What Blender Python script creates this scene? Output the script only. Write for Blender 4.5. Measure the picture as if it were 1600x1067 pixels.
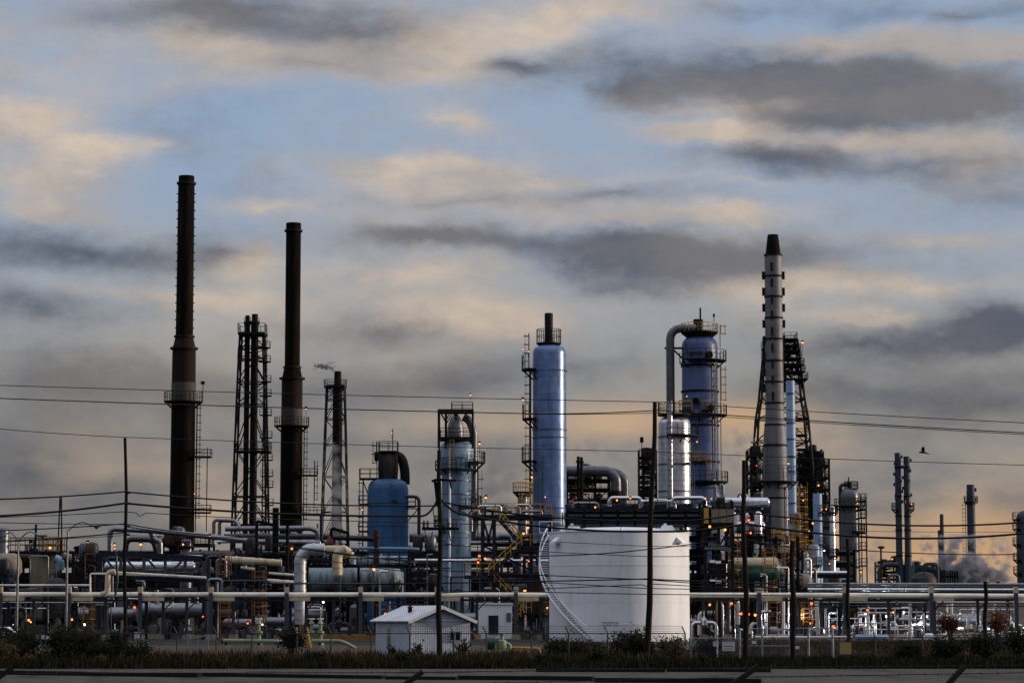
import bpy, math, random
from math import sin, cos, pi, radians, atan2, sqrt, tan
from mathutils import Vector, Matrix
R = random.Random(7)
SC = bpy.context.scene
for o in list(bpy.data.objects): bpy.data.objects.remove(o)
# ------------------------------------------------------------------ camera
F = 4000.0; CAMZ = 2.33
TH = math.atan(432.0 / F); CT, ST = cos(TH), sin(TH)
cd = bpy.data.cameras.new('camera'); cd.sensor_width = 36; cd.lens = 36 * F / 1600
cd.clip_start = 0.5; cd.clip_end = 20000
cam = bpy.data.objects.new('camera', cd); SC.collection.objects.link(cam)
cam.location = (0, 0, CAMZ); cam.rotation_euler = (pi / 2 + TH, 0, 0)
SC.camera = cam
SC.view_settings.view_transform = 'Standard'; SC.view_settings.look = 'None'
SC.view_settings.exposure = 0.0; SC.view_settings.gamma = 1.0
SC.cycles.use_denoising = True
SC.cycles.max_bounces = 6; SC.cycles.volume_bounces = 1; SC.cycles.transparent_max_bounces = 12

def tscale(py, D):
    b = (533.5 - py) / F
    return D / (CT - b * ST)
def pos(px, py, D):
    b = (533.5 - py) / F; t = D / (CT - b * ST)
    return Vector(((px - 800) / F * t, D, CAMZ + (ST + b * CT) * t))
def X(px, D, py=930): return pos(px, py, D).x
def Z(py, D): return pos(800, py, D).z
def S(n, D): return n * D / F            # pixels to metres
def proj(p):
    v = Vector(p) - Vector((0, 0, CAMZ)); d = v.y * CT + v.z * ST
    return 800 + F * v.x / d, 533.5 - F * (-v.y * ST + v.z * CT) / d

# ------------------------------------------------------------------ sky
def lin(c): return tuple(((v / 255) / 12.92 if v / 255 < .04045 else ((v / 255 + .055) / 1.055) ** 2.4) for v in c)
SUN_AZ, SUN_EL = radians(84), radians(11)
W = bpy.data.worlds.new("World"); SC.world = W; W.use_nodes = True
nt = W.node_tree; nt.nodes.clear(); NL = nt.links.new
def wn(t, **k):
    n = nt.nodes.new(t)
    for a, v in k.items(): setattr(n, a, v)
    return n
def wset(sock, v):
    if hasattr(v, 'links') or isinstance(v, bpy.types.NodeSocket): NL(v, sock)
    else: sock.default_value = v
def wmath(op, a, b=None, c=None, clamp=False):
    n = wn('ShaderNodeMath', operation=op, use_clamp=clamp)
    for i, v in enumerate((a, b, c)):
        if v is not None: wset(n.inputs[i], v)
    return n.outputs[0]
def wmix(f, a, b):
    n = wn('ShaderNodeMix', data_type='RGBA'); n.clamp_factor = True
    wset(n.inputs[0], f)
    wset(n.inputs[6], a if not isinstance(a, tuple) else (*a, 1)); wset(n.inputs[7], b if not isinstance(b, tuple) else (*b, 1))
    return n.outputs[2]
def wrange(v, a, b, c=0., d=1., smooth=True):
    n = wn('ShaderNodeMapRange', interpolation_type='SMOOTHSTEP' if smooth else 'LINEAR')
    wset(n.inputs[0], v)
    for i, q in enumerate((a, b, c, d)): n.inputs[i + 1].default_value = q
    return n.outputs[0]
tc = wn('ShaderNodeTexCoord'); sx = wn('ShaderNodeSeparateXYZ'); NL(tc.outputs['Generated'], sx.inputs[0])
dx, dy, dz = sx.outputs
az = wmath('ARCTAN2', dx, dy); el = wmath('ARCSINE', dz)
cmb = wn('ShaderNodeCombineXYZ'); NL(wmath('MULTIPLY', az, 10.), cmb.inputs[0]); NL(wmath('MULTIPLY', el, 10.), cmb.inputs[1])
P0 = cmb.outputs[0]                     # tenths of a radian: azimuth, elevation
def wnoise(vec, scale, detail=5, rough=.55, sc=(1, 1, 1), off=(0, 0, 0), dist=0.):
    m = wn('ShaderNodeMapping'); NL(vec, m.inputs[0]); m.inputs['Scale'].default_value = sc; m.inputs['Location'].default_value = off
    n = wn('ShaderNodeTexNoise'); NL(m.outputs[0], n.inputs['Vector'])
    n.inputs['Scale'].default_value = scale; n.inputs['Detail'].default_value = detail; n.inputs['Roughness'].default_value = rough
    n.inputs['Distortion'].default_value = dist
    return n
DV = tc.outputs['Generated']
wp = wnoise(DV, 9, 6, .6, (1, 1, 2.2))
ws = wn('ShaderNodeVectorMath', operation='SUBTRACT'); NL(wp.outputs['Color'], ws.inputs[0]); ws.inputs[1].default_value = (.5, .5, .5)
wm = wn('ShaderNodeVectorMath', operation='MULTIPLY_ADD'); NL(ws.outputs[0], wm.inputs[0]); wm.inputs[1].default_value = (.85, .30, 0); NL(P0, wm.inputs[2])
wp2 = wnoise(DV, 42, 5, .6, (1, 1, 1.8), (3, 1, 7))
ws2 = wn('ShaderNodeVectorMath', operation='SUBTRACT'); NL(wp2.outputs['Color'], ws2.inputs[0]); ws2.inputs[1].default_value = (.5, .5, .5)
wm2 = wn('ShaderNodeVectorMath', operation='MULTIPLY_ADD'); NL(ws2.outputs[0], wm2.inputs[0]); wm2.inputs[1].default_value = (.20, .10, 0); NL(wm.outputs[0], wm2.inputs[2])
PW = wm2.outputs[0]
def blobs(lst, vec=PW):
    acc = None
    for (px, py, rx, ry, a) in lst:
        p = pos(px, py, 1000) - Vector((0, 0, CAMZ)); p.normalize()
        u, v = 10 * atan2(p.x, p.y), 10 * math.asin(p.z)
        rx, ry = rx * 1.75 / 400, ry * 1.75 / 400
        m = wn('ShaderNodeMapping'); NL(vec, m.inputs[0])
        m.inputs['Scale'].default_value = (1 / rx, 1 / ry, 1); m.inputs['Location'].default_value = (-u / rx, -v / ry, 0)
        g = wn('ShaderNodeTexGradient', gradient_type='QUADRATIC_SPHERE'); NL(m.outputs[0], g.inputs[0])
        acc = wmath('MULTIPLY', g.outputs[1], a) if acc is None else wmath('MULTIPLY_ADD', g.outputs[1], a, acc)
    return acc
dark = blobs([(330, 25, 260, 44, 1.1), (560, 45, 190, 44, .6), (480, 100, 200, 26, .5), (1290, 115, 300, 46, 1.7), (1500, 155, 200, 52, 1.5), (1020, 125, 70, 46, .9), (850, 88, 110, 22, .9), (1330, 185, 140, 28, .9),
              (1190, 250, 150, 28, 1.1), (1450, 255, 220, 34, .8), (690, 378, 180, 26, 1.4), (950, 395, 160, 34, 1.4), (1150, 405, 300, 42, 1.15), (1000, 445, 110, 24, .6), (120, 400, 220, 38, .9), (300, 395, 100, 22, .4), (1570, 515, 110, 38, 2.), (1480, 535, 170, 30, .8),
              (1330, 540, 160, 28, .8), (900, 565, 170, 38, .8), (560, 520, 170, 28, .9), (560, 600, 240, 50, .6), (60, 500, 160, 30, .8), (90, 600, 240, 60, .9), (340, 620, 300, 60, .6), (1330, 605, 170, 50, .7), (1520, 620, 200, 50, 1.),
              (950, 315, 130, 20, .6), (740, 325, 190, 20, .5), (1500, 14, 260, 24, .7), (1150, 25, 130, 18, .5), (60, 740, 220, 110, 1.), (790, 730, 140, 60, .6), (500, 700, 220, 50, .5), (720, 600, 130, 40, .6), (1540, 300, 120, 40, .5), (300, 760, 200, 50, .3)])
light = blobs([(30, 200, 90, 40, 1.2), (60, 295, 130, 50, 1.3), (150, 245, 90, 24, .9), (250, 245, 50, 12, .4), (700, 190, 60, 22, .8), (620, 262, 170, 20, .8), (760, 290, 190, 26, 1.1), (330, 65, 180, 26, .4),
               (500, 95, 260, 34, .8), (640, 75, 200, 44, .9), (900, 32, 240, 38, 1.1), (1100, 205, 120, 22, 1.3), (1250, 155, 150, 20, .5), (1400, 64, 260, 22, 1.3), (1540, 70, 100, 14, .9),
               (1400, 220, 180, 26, 1.1), (1550, 250, 150, 60, .6), (370, 410, 70, 34, .9), (400, 330, 120, 18, .8), (660, 435, 200, 30, .9), (720, 485, 210, 26, 1.), (80, 350, 140, 24, .8),
               (1340, 445, 280, 22, 1.2), (1150, 345, 150, 16, .9), (1500, 372, 200, 20, .9), (1340, 503, 80, 12, 1.4), (800, 512, 140, 22, .9), (250, 470, 220, 16, .7), (960, 352, 110, 14, .8), (1150, 290, 120, 10, .3), (900, 330, 200, 14, .5)])
glow = blobs([(1500, 885, 340, 95, 1.05), (1570, 810, 200, 100, .35), (700, 660, 320, 40, .5), (960, 660, 200, 50, .8), (1150, 650, 160, 40, .5), (300, 735, 260, 40, .7), (860, 780, 130, 60, .5), (1230, 700, 160, 60, .5), (330, 800, 100, 40, .8), (1000, 840, 400, 40, .6), (1300, 850, 40, 60, 1.)], P0)
n1 = wnoise(DV, 7, 8, .6, (1, 1, 2.3), (11, 4, 2), .1).outputs['Fac']
n2 = wnoise(DV, 15, 7, .6, (1, 1, 2.1), (2, 9, 5), .1).outputs['Fac']
n3 = wnoise(DV, 60, 4, .6, (1, 1, 1.6), (5, 5, 5)).outputs['Fac']
sky = wn('ShaderNodeTexSky', sky_type='NISHITA'); sky.sun_disc = False
sky.sun_elevation = SUN_EL; sky.sun_rotation = SUN_AZ; sky.air_density = 1; sky.dust_density = 1.5
skys = wn('ShaderNodeVectorMath', operation='SCALE'); NL(sky.outputs[0], skys.inputs[0]); skys.inputs['Scale'].default_value = .05
blue = wmix(.88, skys.outputs[0], lin((136, 157, 184)))
low = wrange(el, .07, .20)            # 1 high, 0 near the horizon
blue = wmix(low, lin((158, 157, 154)), blue)
cover = wmath('ADD', light, wmath('MULTIPLY', wmath('SUBTRACT', n1, .5), 1.9))
cover = wmath('ADD', cover, wmath('MULTIPLY', wmath('SUBTRACT', n3, .5), .3))
lightc = wmix(wrange(n2, .35, .65), lin((158, 152, 149)), lin((206, 189, 170)))
c = wmix(wrange(cover, -.28, .80, 0, .96), blue, lightc)
dk = wmath('ADD', dark, wmath('ADD', wmath('MULTIPLY', wmath('SUBTRACT', n2, .5), 1.6), wmath('MULTIPLY', wmath('SUBTRACT', n3, .5), .6)))
darkc = wmix(wrange(n1, .4, .62), lin((76, 83, 98)), lin((106, 105, 108)))
c = wmix(wrange(dk, -.25, 1.15, 0, .96), c, darkc)
# lower band: grey murk with warm breaks
lowc = wmix(wrange(n2, .38, .66), lin((94, 94, 98)), lin((150, 139, 126)))
c = wmix(wrange(el, .03, .135, .65, 0.), c, lowc)
c = wmix(wrange(wmath('ADD', glow, wmath('MULTIPLY', wmath('SUBTRACT', n2, .5), .9)), .05, 1., 0, .85), c, wmix(wrange(az, -.1, .2), lin((190, 168, 146)), lin((204, 162, 116))))
# rest of the dome: bright overcast evening sky behind and above the viewer
fill = wmix(wrange(n1, .35, .65), (.55, .60, .74), (.68, .69, .74))
fillk = wrange(dz, -.02, .85, .055, 1.4)
fs_ = wn('ShaderNodeVectorMath', operation='SCALE'); NL(fill, fs_.inputs[0]); NL(fillk, fs_.inputs['Scale']); fill = fs_.outputs[0]
upf = wmath('MAXIMUM', wrange(dy, .86, .2), wrange(dz, .30, .62))
vw = wn('ShaderNodeVectorMath', operation='SCALE'); NL(c, vw.inputs[0]); NL(wrange(el, .05, .19, 1.0, 1.24), vw.inputs['Scale']); c = vw.outputs[0]
c = wmix(upf, c, fill)
gr = wrange(dz, -.03, -.005)
c = wmix(gr, (.02, .02, .018), c)
bg = wn('ShaderNodeBackground'); NL(c, bg.inputs[0]); bg.inputs[1].default_value = 1.0
out = wn('ShaderNodeOutputWorld'); NL(bg.outputs[0], out.inputs[0])
sl = bpy.data.lights.new('sun', 'SUN'); sl.energy = 3.0; sl.angle = radians(3); sl.color = (1, .83, .64)
so = bpy.data.objects.new('sun', sl); SC.collection.objects.link(so)
so.rotation_euler = Vector((-sin(SUN_AZ) * cos(SUN_EL), -cos(SUN_AZ) * cos(SUN_EL), -sin(SUN_EL))).to_track_quat('-Z', 'Y').to_euler()

# ------------------------------------------------------------------ materials
MATS = {}
def mat(name, col, rough=.6, metal=0., var=.25, cvar=.35, nscale=.6, rust=0., rustcol=(.10, .045, .02), streak=6., course=0., seam=0., bump=.15, emit=0., spec=.4, rust_s=.35):
    m = bpy.data.materials.new(name); m.use_nodes = True; t = m.node_tree; b = t.nodes['Principled BSDF']; L = t.links.new
    def N(ty, **k):
        n = t.nodes.new(ty)
        for a, v in k.items(): setattr(n, a, v)
        return n
    tcn = N('ShaderNodeTexCoord'); co = tcn.outputs['Object']
    mp = N('ShaderNodeMapping'); L(co, mp.inputs[0]); mp.inputs['Scale'].default_value = (1, 1, 1 / streak)
    nz = N('ShaderNodeTexNoise'); L(mp.outputs[0], nz.inputs['Vector']); nz.inputs['Scale'].default_value = nscale * 2; nz.inputs['Detail'].default_value = 6; nz.inputs['Roughness'].default_value = .65
    nf = N('ShaderNodeTexNoise'); L(co, nf.inputs['Vector']); nf.inputs['Scale'].default_value = nscale * 3; nf.inputs['Detail'].default_value = 5
    ad = N('ShaderNodeMath', operation='MULTIPLY_ADD'); L(nf.outputs[0], ad.inputs[0]); ad.inputs[1].default_value = .5; 
    h = N('ShaderNodeMath', operation='MULTIPLY'); L(nz.outputs[0], h.inputs[0]); h.inputs[1].default_value = .5; L(h.outputs[0], ad.inputs[2])
    rg = N('ShaderNodeMapRange'); L(ad.outputs[0], rg.inputs[0]); rg.inputs[1].default_value = .3; rg.inputs[2].default_value = .7
    mx = N('ShaderNodeMix', data_type='RGBA'); L(rg.outputs[0], mx.inputs[0])
    mx.inputs[6].default_value = (*[v * (1 - var) for v in col], 1); mx.inputs[7].default_value = (*[min(v * (1 + var), .95) for v in col], 1)
    cur = mx.outputs[2]
    def mul(cur, fac, k):
        q = N('ShaderNodeMix', data_type='RGBA', blend_type='MULTIPLY'); L(fac, q.inputs[0]); L(cur, q.inputs[6]); q.inputs[7].default_value = (k, k, k, 1)
        return q.outputs[2]
    if course or seam:
        sp = N('ShaderNodeSeparateXYZ'); L(co, sp.inputs[0])
    if course:      # rolled plate courses / cladding bands, each its own tone, with a dark joint
        d = N('ShaderNodeMath', operation='DIVIDE'); L(sp.outputs[2], d.inputs[0]); d.inputs[1].default_value = course
        fl = N('ShaderNodeMath', operation='FLOOR'); L(d.outputs[0], fl.inputs[0])
        wn_ = N('ShaderNodeTexWhiteNoise', noise_dimensions='1D'); L(fl.outputs[0], wn_.inputs['W'])
        s1 = N('ShaderNodeMath', operation='MULTIPLY'); L(wn_.outputs[0], s1.inputs[0]); s1.inputs[1].default_value = cvar
        cur = mul(cur, s1.outputs[0], .45)
        fr = N('ShaderNodeMath', operation='FRACT'); L(d.outputs[0], fr.inputs[0])
        ls = N('ShaderNodeMath', operation='LESS_THAN'); L(fr.outputs[0], ls.inputs[0]); ls.inputs[1].default_value = .07 / course
        s2 = N('ShaderNodeMath', operation='MULTIPLY'); L(ls.outputs[0], s2.inputs[0]); s2.inputs[1].default_value = min(.8, cvar * 2.5)
        cur = mul(cur, s2.outputs[0], .45)
    if seam:        # vertical seams round a vessel
        at = N('ShaderNodeMath', operation='ARCTAN2'); L(sp.outputs[1], at.inputs[0]); L(sp.outputs[0], at.inputs[1])
        k = N('ShaderNodeMath', operation='MULTIPLY'); L(at.outputs[0], k.inputs[0]); k.inputs[1].default_value = seam / (2 * pi)
        fr = N('ShaderNodeMath', operation='FRACT'); L(k.outputs[0], fr.inputs[0])
        ls = N('ShaderNodeMath', operation='LESS_THAN'); L(fr.outputs[0], ls.inputs[0]); ls.inputs[1].default_value = .05
        cur = mul(cur, ls.outputs[0], .6)
    if rust:
        nr = N('ShaderNodeTexNoise'); L(mp.outputs[0], nr.inputs['Vector']); nr.inputs['Scale'].default_value = rust_s * 2.3; nr.inputs['Detail'].default_value = 8; nr.inputs['Roughness'].default_value = .7
        rr = N('ShaderNodeMapRange'); L(nr.outputs[0], rr.inputs[0]); rr.inputs[1].default_value = .62 - .25 * rust; rr.inputs[2].default_value = .72 - .2 * rust; rr.inputs[4].default_value = .85
        q = N('ShaderNodeMix', data_type='RGBA'); L(rr.outputs[0], q.inputs[0]); L(cur, q.inputs[6]); q.inputs[7].default_value = (*rustcol, 1); cur = q.outputs[2]
    L(cur, b.inputs['Base Color']); b.inputs['Metallic'].default_value = metal
    r2 = N('ShaderNodeMapRange'); L(nf.outputs[0], r2.inputs[0]); r2.inputs[3].default_value = max(rough - .12, .05); r2.inputs[4].default_value = min(rough + .15, 1); L(r2.outputs[0], b.inputs['Roughness'])
    b.inputs['Specular IOR Level'].default_value = spec
    if bump:
        bp = N('ShaderNodeBump'); bp.inputs['Strength'].default_value = bump; bp.inputs['Distance'].default_value = .05; L(nf.outputs[0], bp.inputs['Height']); L(bp.outputs[0], b.inputs['Normal'])
    if emit:
        b.inputs['Emission Color'].default_value = (*col, 1); b.inputs['Emission Strength'].default_value = emit
    MATS[name] = m; return m
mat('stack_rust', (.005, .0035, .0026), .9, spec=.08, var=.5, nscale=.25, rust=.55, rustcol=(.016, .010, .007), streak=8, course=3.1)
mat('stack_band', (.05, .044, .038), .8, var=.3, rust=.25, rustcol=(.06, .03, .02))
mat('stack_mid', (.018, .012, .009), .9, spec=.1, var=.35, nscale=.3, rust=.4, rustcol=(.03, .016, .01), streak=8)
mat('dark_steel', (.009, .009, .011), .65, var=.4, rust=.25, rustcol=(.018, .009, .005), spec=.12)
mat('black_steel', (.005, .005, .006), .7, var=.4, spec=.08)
mat('blue_steel', (.008, .012, .028), .6, spec=.2, var=.35, rust=.15)
mat('grey_steel', (.045, .050, .065), .55, spec=.25, var=.3, rust=.3, rustcol=(.06, .03, .015))
mat('pipe_grey', (.20, .205, .22), .34, .75, var=.3, nscale=.9, rust=.2, rustcol=(.08, .045, .03), streak=1)
mat('pipe_dark', (.05, .052, .06), .36, .7, spec=.2, var=.35, rust=.3, rustcol=(.04, .02, .012), streak=1)
mat('pipe_silver', (.62, .63, .66), .28, .85, var=.2, nscale=.9, rust=.08, rustcol=(.2, .15, .12), streak=1)
mat('pipe_white', (.80, .75, .64), .42, var=.12, rust=.14, rustcol=(.38, .29, .18), streak=1)
mat('pipe_cream', (.46, .38, .26), .5, var=.18, rust=.25, rustcol=(.3, .2, .1), streak=2)
mat('pipe_brown', (.04, .022, .016), .8, spec=.1, var=.4, rust=.4, streak=1)
mat('pipe_green', (.19, .24, .14), .5, var=.2, rust=.15, streak=1)
mat('clad_silver', (.55, .55, .58), .30, .85, var=.25, course=.75, seam=16, rust=.08, rustcol=(.16, .11, .08))
mat('blue_paint', (.018, .090, .22), .42, var=.22, nscale=.3, course=2.6, rust=.10, rustcol=(.03, .05, .09), bump=.1)
mat('blue_column', (.125, .195, .38), .33, .35, var=.4, nscale=.3, course=2.4, rust=.35, rustcol=(.055, .085, .16), bump=.08)
mat('blue_big', (.055, .095, .23), .42, var=.4, nscale=.3, course=3.3, rust=.35, rustcol=(.04, .045, .08))
mat('pale_blue', (.18, .29, .42), .42, var=.2, course=1.9, rust=.2, rustcol=(.1, .13, .15))
mat('sky_blue', (.28, .42, .62), .4, var=.15, course=3., rust=.1, rustcol=(.15, .2, .25))
mat('stack_grey', (.155, .155, .165), .55, .1, var=.22, nscale=.3, course=2.7, rust=.15, rustcol=(.15, .12, .1))
mat('vessel_grey', (.12, .125, .14), .38, .5, var=.3, course=2.2, rust=.25, rustcol=(.07, .05, .04))
mat('vessel_beige', (.17, .14, .10), .5, var=.3, rust=.3, rustcol=(.1, .07, .05))
mat('vessel_dark', (.02, .02, .023), .5, .1, spec=.2, var=.4, rust=.4)
mat('vessel_rusty', (.22, .31, .35), .5, var=.3, nscale=.6, rust=.62, rustcol=(.09, .045, .025), streak=4)
mat('vessel_green', (.004, .045, .028), .4, var=.3, rust=.1)
mat('haze_blue', (.020, .034, .055), .6, var=.25, course=4.)  # bluish tint of distance haze put into the base colour
mat('tank_white', (.70, .71, .75), .5, var=.10, cvar=.07, course=1.9, nscale=.35, rust=.01, rustcol=(.6, .6, .62), streak=5, bump=.04, rust_s=.2)
mat('clad_duct', (.42, .43, .46), .4, .45, var=.2, streak=1, rust=.15, rustcol=(.25, .22, .2))
mat('trim_white', (.75, .75, .77), .5, var=.1, streak=1)
mat('yellow', (.42, .22, .02), .5, var=.25, rust=.3, rustcol=(.2, .09, .02))
mat('orange_rail', (.24, .10, .015), .55, var=.3, rust=.35, rustcol=(.12, .05, .02))
mat('red_paint', (.14, .008, .006), .5, var=.2)
mat('shed_wall', (.42, .47, .56), .5, var=.12, nscale=1., rust=.08, rustcol=(.3, .32, .36), spec=.3)
mat('shed_roof', (.60, .60, .64), .4, .1, var=.1, nscale=1.)
mat('glass_dark', (.01, .01, .012), .15)
mat('window_frame', (.35, .37, .4), .5)
mat('wood_pole', (.008, .006, .005), .9, var=.5, nscale=1.5, streak=14, bump=.5, spec=.15)
mat('wire', (.012, .012, .014), .6, spec=.2)
mat('fence_dark', (.035, .03, .03), .6, .3)
mat('fence_galv', (.24, .26, .30), .5, .4)
mat('concrete', (.060, .053, .045), .85, var=.3, nscale=.35, streak=1, rust=.25, rustcol=(.05, .045, .04), spec=.1)
mat('concrete_pier', (.26, .22, .18), .9, var=.3, streak=1)
mat('tar', (.012, .012, .012), .9, var=.4, spec=.1)
mat('gravel', (.022, .020, .019), .95, var=.5, nscale=2., streak=1, spec=.1)
mat('gravel_pale', (.062, .045, .028), .95, var=.4, nscale=.8, streak=1, rust=.4, rustcol=(.08, .07, .05), spec=.1)
mat('soil', (.014, .012, .008), .95, var=.5, nscale=1., streak=1, rust=.35, rustcol=(.05, .035, .018), spec=.1)
mat('grass', (.011, .012, .005), .9, var=.5, nscale=.3, streak=1, spec=.1)
mat('dry_grass', (.038, .026, .013), .9, var=.45, nscale=.3, streak=1, spec=.1)
mat('leaf', (.004, .007, .0028), .8, var=.5, nscale=1, streak=1, spec=.1)
mat('leaf_rust', (.06, .014, .005), .8, var=.5, nscale=1, streak=1, spec=.1)
mat('twig', (.035, .026, .02), .9, spec=.1)
mat('sign_yellow', (.30, .22, .07), .6, var=.2, nscale=2)
mat('sign_white', (.62, .58, .60), .6, var=.1)
mat('ink', (.05, .03, .05), .8)
mat('bulb_orange', (1., .26, .035), emit=3.2)
mat('bulb_red', (1., .07, .012), emit=6.)
mat('bulb_white', (.9, .93, 1.), emit=7.)
mat('bird', (.02, .018, .016), .9)
mat('car_white', (.55, .56, .58), .3)
mat('rubber', (.015, .015, .015), .9)
# corrugated bump on the shed sheet
def corrugate(m, sc, axis):
    t = m.node_tree; b = t.nodes['Principled BSDF']; n = t.nodes.new('ShaderNodeTexWave'); n.bands_direction = axis
    n.inputs['Scale'].default_value = sc; c_ = t.nodes.new('ShaderNodeTexCoord'); t.links.new(c_.outputs['Object'], n.inputs['Vector'])
    bp = t.nodes.new('ShaderNodeBump'); bp.inputs['Strength'].default_value = .6; bp.inputs['Distance'].default_value = .04
    t.links.new(n.outputs['Fac'], bp.inputs['Height']); t.links.new(bp.outputs[0], b.inputs['Normal'])

# ------------------------------------------------------------------ mesh building
class MB:
    def __init__(s): s.v = []; s.f = []; s.sm = []
    def add(s, vs, fs, smooth=False):
        o = len(s.v); s.v += [tuple(v) for v in vs]
        for f in fs: s.f.append([i + o for i in f]); s.sm.append(smooth)
    def box(s, c, d, rz=0.):
        x, y, z = d[0] / 2, d[1] / 2, d[2] / 2; c = Vector(c); ca, sa = cos(rz), sin(rz)
        vs = [(c.x + a * x * ca - b * y * sa, c.y + a * x * sa + b * y * ca, c.z + k * z) for k in (-1, 1) for (a, b) in ((-1, -1), (1, -1), (1, 1), (-1, 1))]
        s.add(vs, [(3, 2, 1, 0), (4, 5, 6, 7), (0, 1, 5, 4), (1, 2, 6, 5), (2, 3, 7, 6), (3, 0, 4, 7)]); return s
    def bar(s, a, b, w, h=None):
        a = Vector(a); b = Vector(b); h = h or w; d = (b - a)
        if d.length < 1e-5: return s
        d.normalize(); u = d.cross(Vector((0, 0, 1)))
        if u.length < .05: u = Vector((1, 0, 0))
        u.normalize(); v = u.cross(d); vs = []
        for p in (a, b):
            for (i, j) in ((-1, -1), (1, -1), (1, 1), (-1, 1)): vs.append(p + u * i * w / 2 + v * j * h / 2)
        s.add(vs, [(3, 2, 1, 0), (4, 5, 6, 7), (0, 1, 5, 4), (1, 2, 6, 5), (2, 3, 7, 6), (3, 0, 4, 7)]); return s
    def path(s, pts, r, n=10, bend=0., closed=False, cap=True):
        pts = [Vector(p) for p in pts]
        if bend:
            q = [pts[0]]
            for i in range(1, len(pts) - 1):
                a = (pts[i - 1] - pts[i]); b = (pts[i + 1] - pts[i]); k = min(bend, a.length * .49, b.length * .49)
                a = pts[i] + a.normalized() * k; b = pts[i] + b.normalized() * k
                for j in range(7):
                    t = j / 6; q.append(a * (1 - t) ** 2 + pts[i] * 2 * t * (1 - t) + b * t * t)
            q.append(pts[-1]); pts = q
        m = len(pts); vs = []; up = None
        for i in range(m):
            d = (pts[min(i + 1, m - 1)] - pts[max(i - 1, 0)])
            if d.length < 1e-7: d = Vector((0, 0, 1))
            d.normalize()
            if up is None:
                up = d.cross(Vector((0, 0, 1)))
                if up.length < .05: up = Vector((1, 0, 0))
            up = (up - d * up.dot(d)).normalized(); w = d.cross(up)
            rr = r[i] if isinstance(r, (list, tuple)) else r
            for j in range(n):
                a = 2 * pi * j / n; vs.append(pts[i] + up * cos(a) * rr + w * sin(a) * rr)
        fs = [(i * n + j, i * n + (j + 1) % n, (i + 1) * n + (j + 1) % n, (i + 1) * n + j) for i in range(m - 1) for j in range(n)]
        s.add(vs, fs, True)
        if cap:
            s.add(vs[:n], [tuple(range(n))[::-1]]); s.add(vs[-n:], [tuple(range(n))])
        return s
    def lathe(s, prof, c=(0, 0, 0), n=40, axis='z', a0=0., a1=2 * pi):
        c = Vector(c); full = abs(a1 - a0 - 2 * pi) < 1e-4; k = n if full else n + 1
        def pt(r, z, a):
            if axis == 'z': return c + Vector((r * cos(a), r * sin(a), z))
            if axis == 'x': return c + Vector((z, r * cos(a), r * sin(a)))
            return c + Vector((r * cos(a), z, r * sin(a)))
        def seg(pp):
            vs = [pt(r, z, a0 + (a1 - a0) * j / n) for (r, z) in pp for j in range(k)]
            fs = []
            for i in range(len(pp) - 1):
                for j in range(n):
                    q = (i * k + j, i * k + (j + 1) % k, (i + 1) * k + (j + 1) % k, (i + 1) * k + j)
                    fs.append(q if axis == 'z' else q)
            s.add(vs, fs, True)
        cur = [prof[0]]
        for i in range(1, len(prof)):
            cur.append(prof[i])
            if i < len(prof) - 1:
                a = Vector((prof[i][0] - prof[i - 1][0], prof[i][1] - prof[i - 1][1])); b = Vector((prof[i + 1][0] - prof[i][0], prof[i + 1][1] - prof[i][1]))
                if a.length > 0 and b.length > 0 and a.angle(b) > radians(35): seg(cur); cur = [prof[i]]
        seg(cur); return s
    def sphere(s, c, r, n=10, sz=1.):
        return s.lathe([(r * sin(pi * i / n) + 1e-4, -r * sz * cos(pi * i / n)) for i in range(n + 1)], c, n * 2 if n > 5 else 8)
    def build(s, name, m, parent=None, org=None):
        root = parent
        while root is not None and root.parent is not None: root = root.parent
        o_ = Vector(org) if org is not None else (Vector(root.location) if root is not None else Vector((0, 0, 0)))
        me = bpy.data.meshes.new(name); me.from_pydata([(v[0] - o_.x, v[1] - o_.y, v[2] - o_.z) for v in s.v], [], s.f)
        me.polygons.foreach_set('use_smooth', s.sm); me.materials.append(MATS[m] if isinstance(m, str) else m); me.update()
        ob = bpy.data.objects.new(name, me); SC.collection.objects.link(ob)
        if parent is not None: ob.parent = parent
        elif org is not None: ob.location = o_
        return ob
def thing(name, label, cat, loc, group=None):
    o = bpy.data.objects.new(name, None); SC.collection.objects.link(o); o.location = loc; o.empty_display_size = .5
    if label: o['label'] = label
    o['category'] = cat
    if group: o['group'] = group
    return o
def tag(o, label, cat, group=None, kind=None):
    if label: o['label'] = label
    if cat: o['category'] = cat
    if group: o['group'] = group
    if kind: o['kind'] = kind
    return o
def struct(o): o['kind'] = 'structure'; return o
AUTO = []            # repeats that get a label from what they stand beside
def auto(o, noun, px, py=None): AUTO.append((o, noun, px, py if py is not None else 0)); return o
def copy_tree(o, parent=None):
    c = o.copy(); SC.collection.objects.link(c)
    if parent is not None: c.parent = parent
    for ch in list(o.children): copy_tree(ch, c)
    return c
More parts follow.
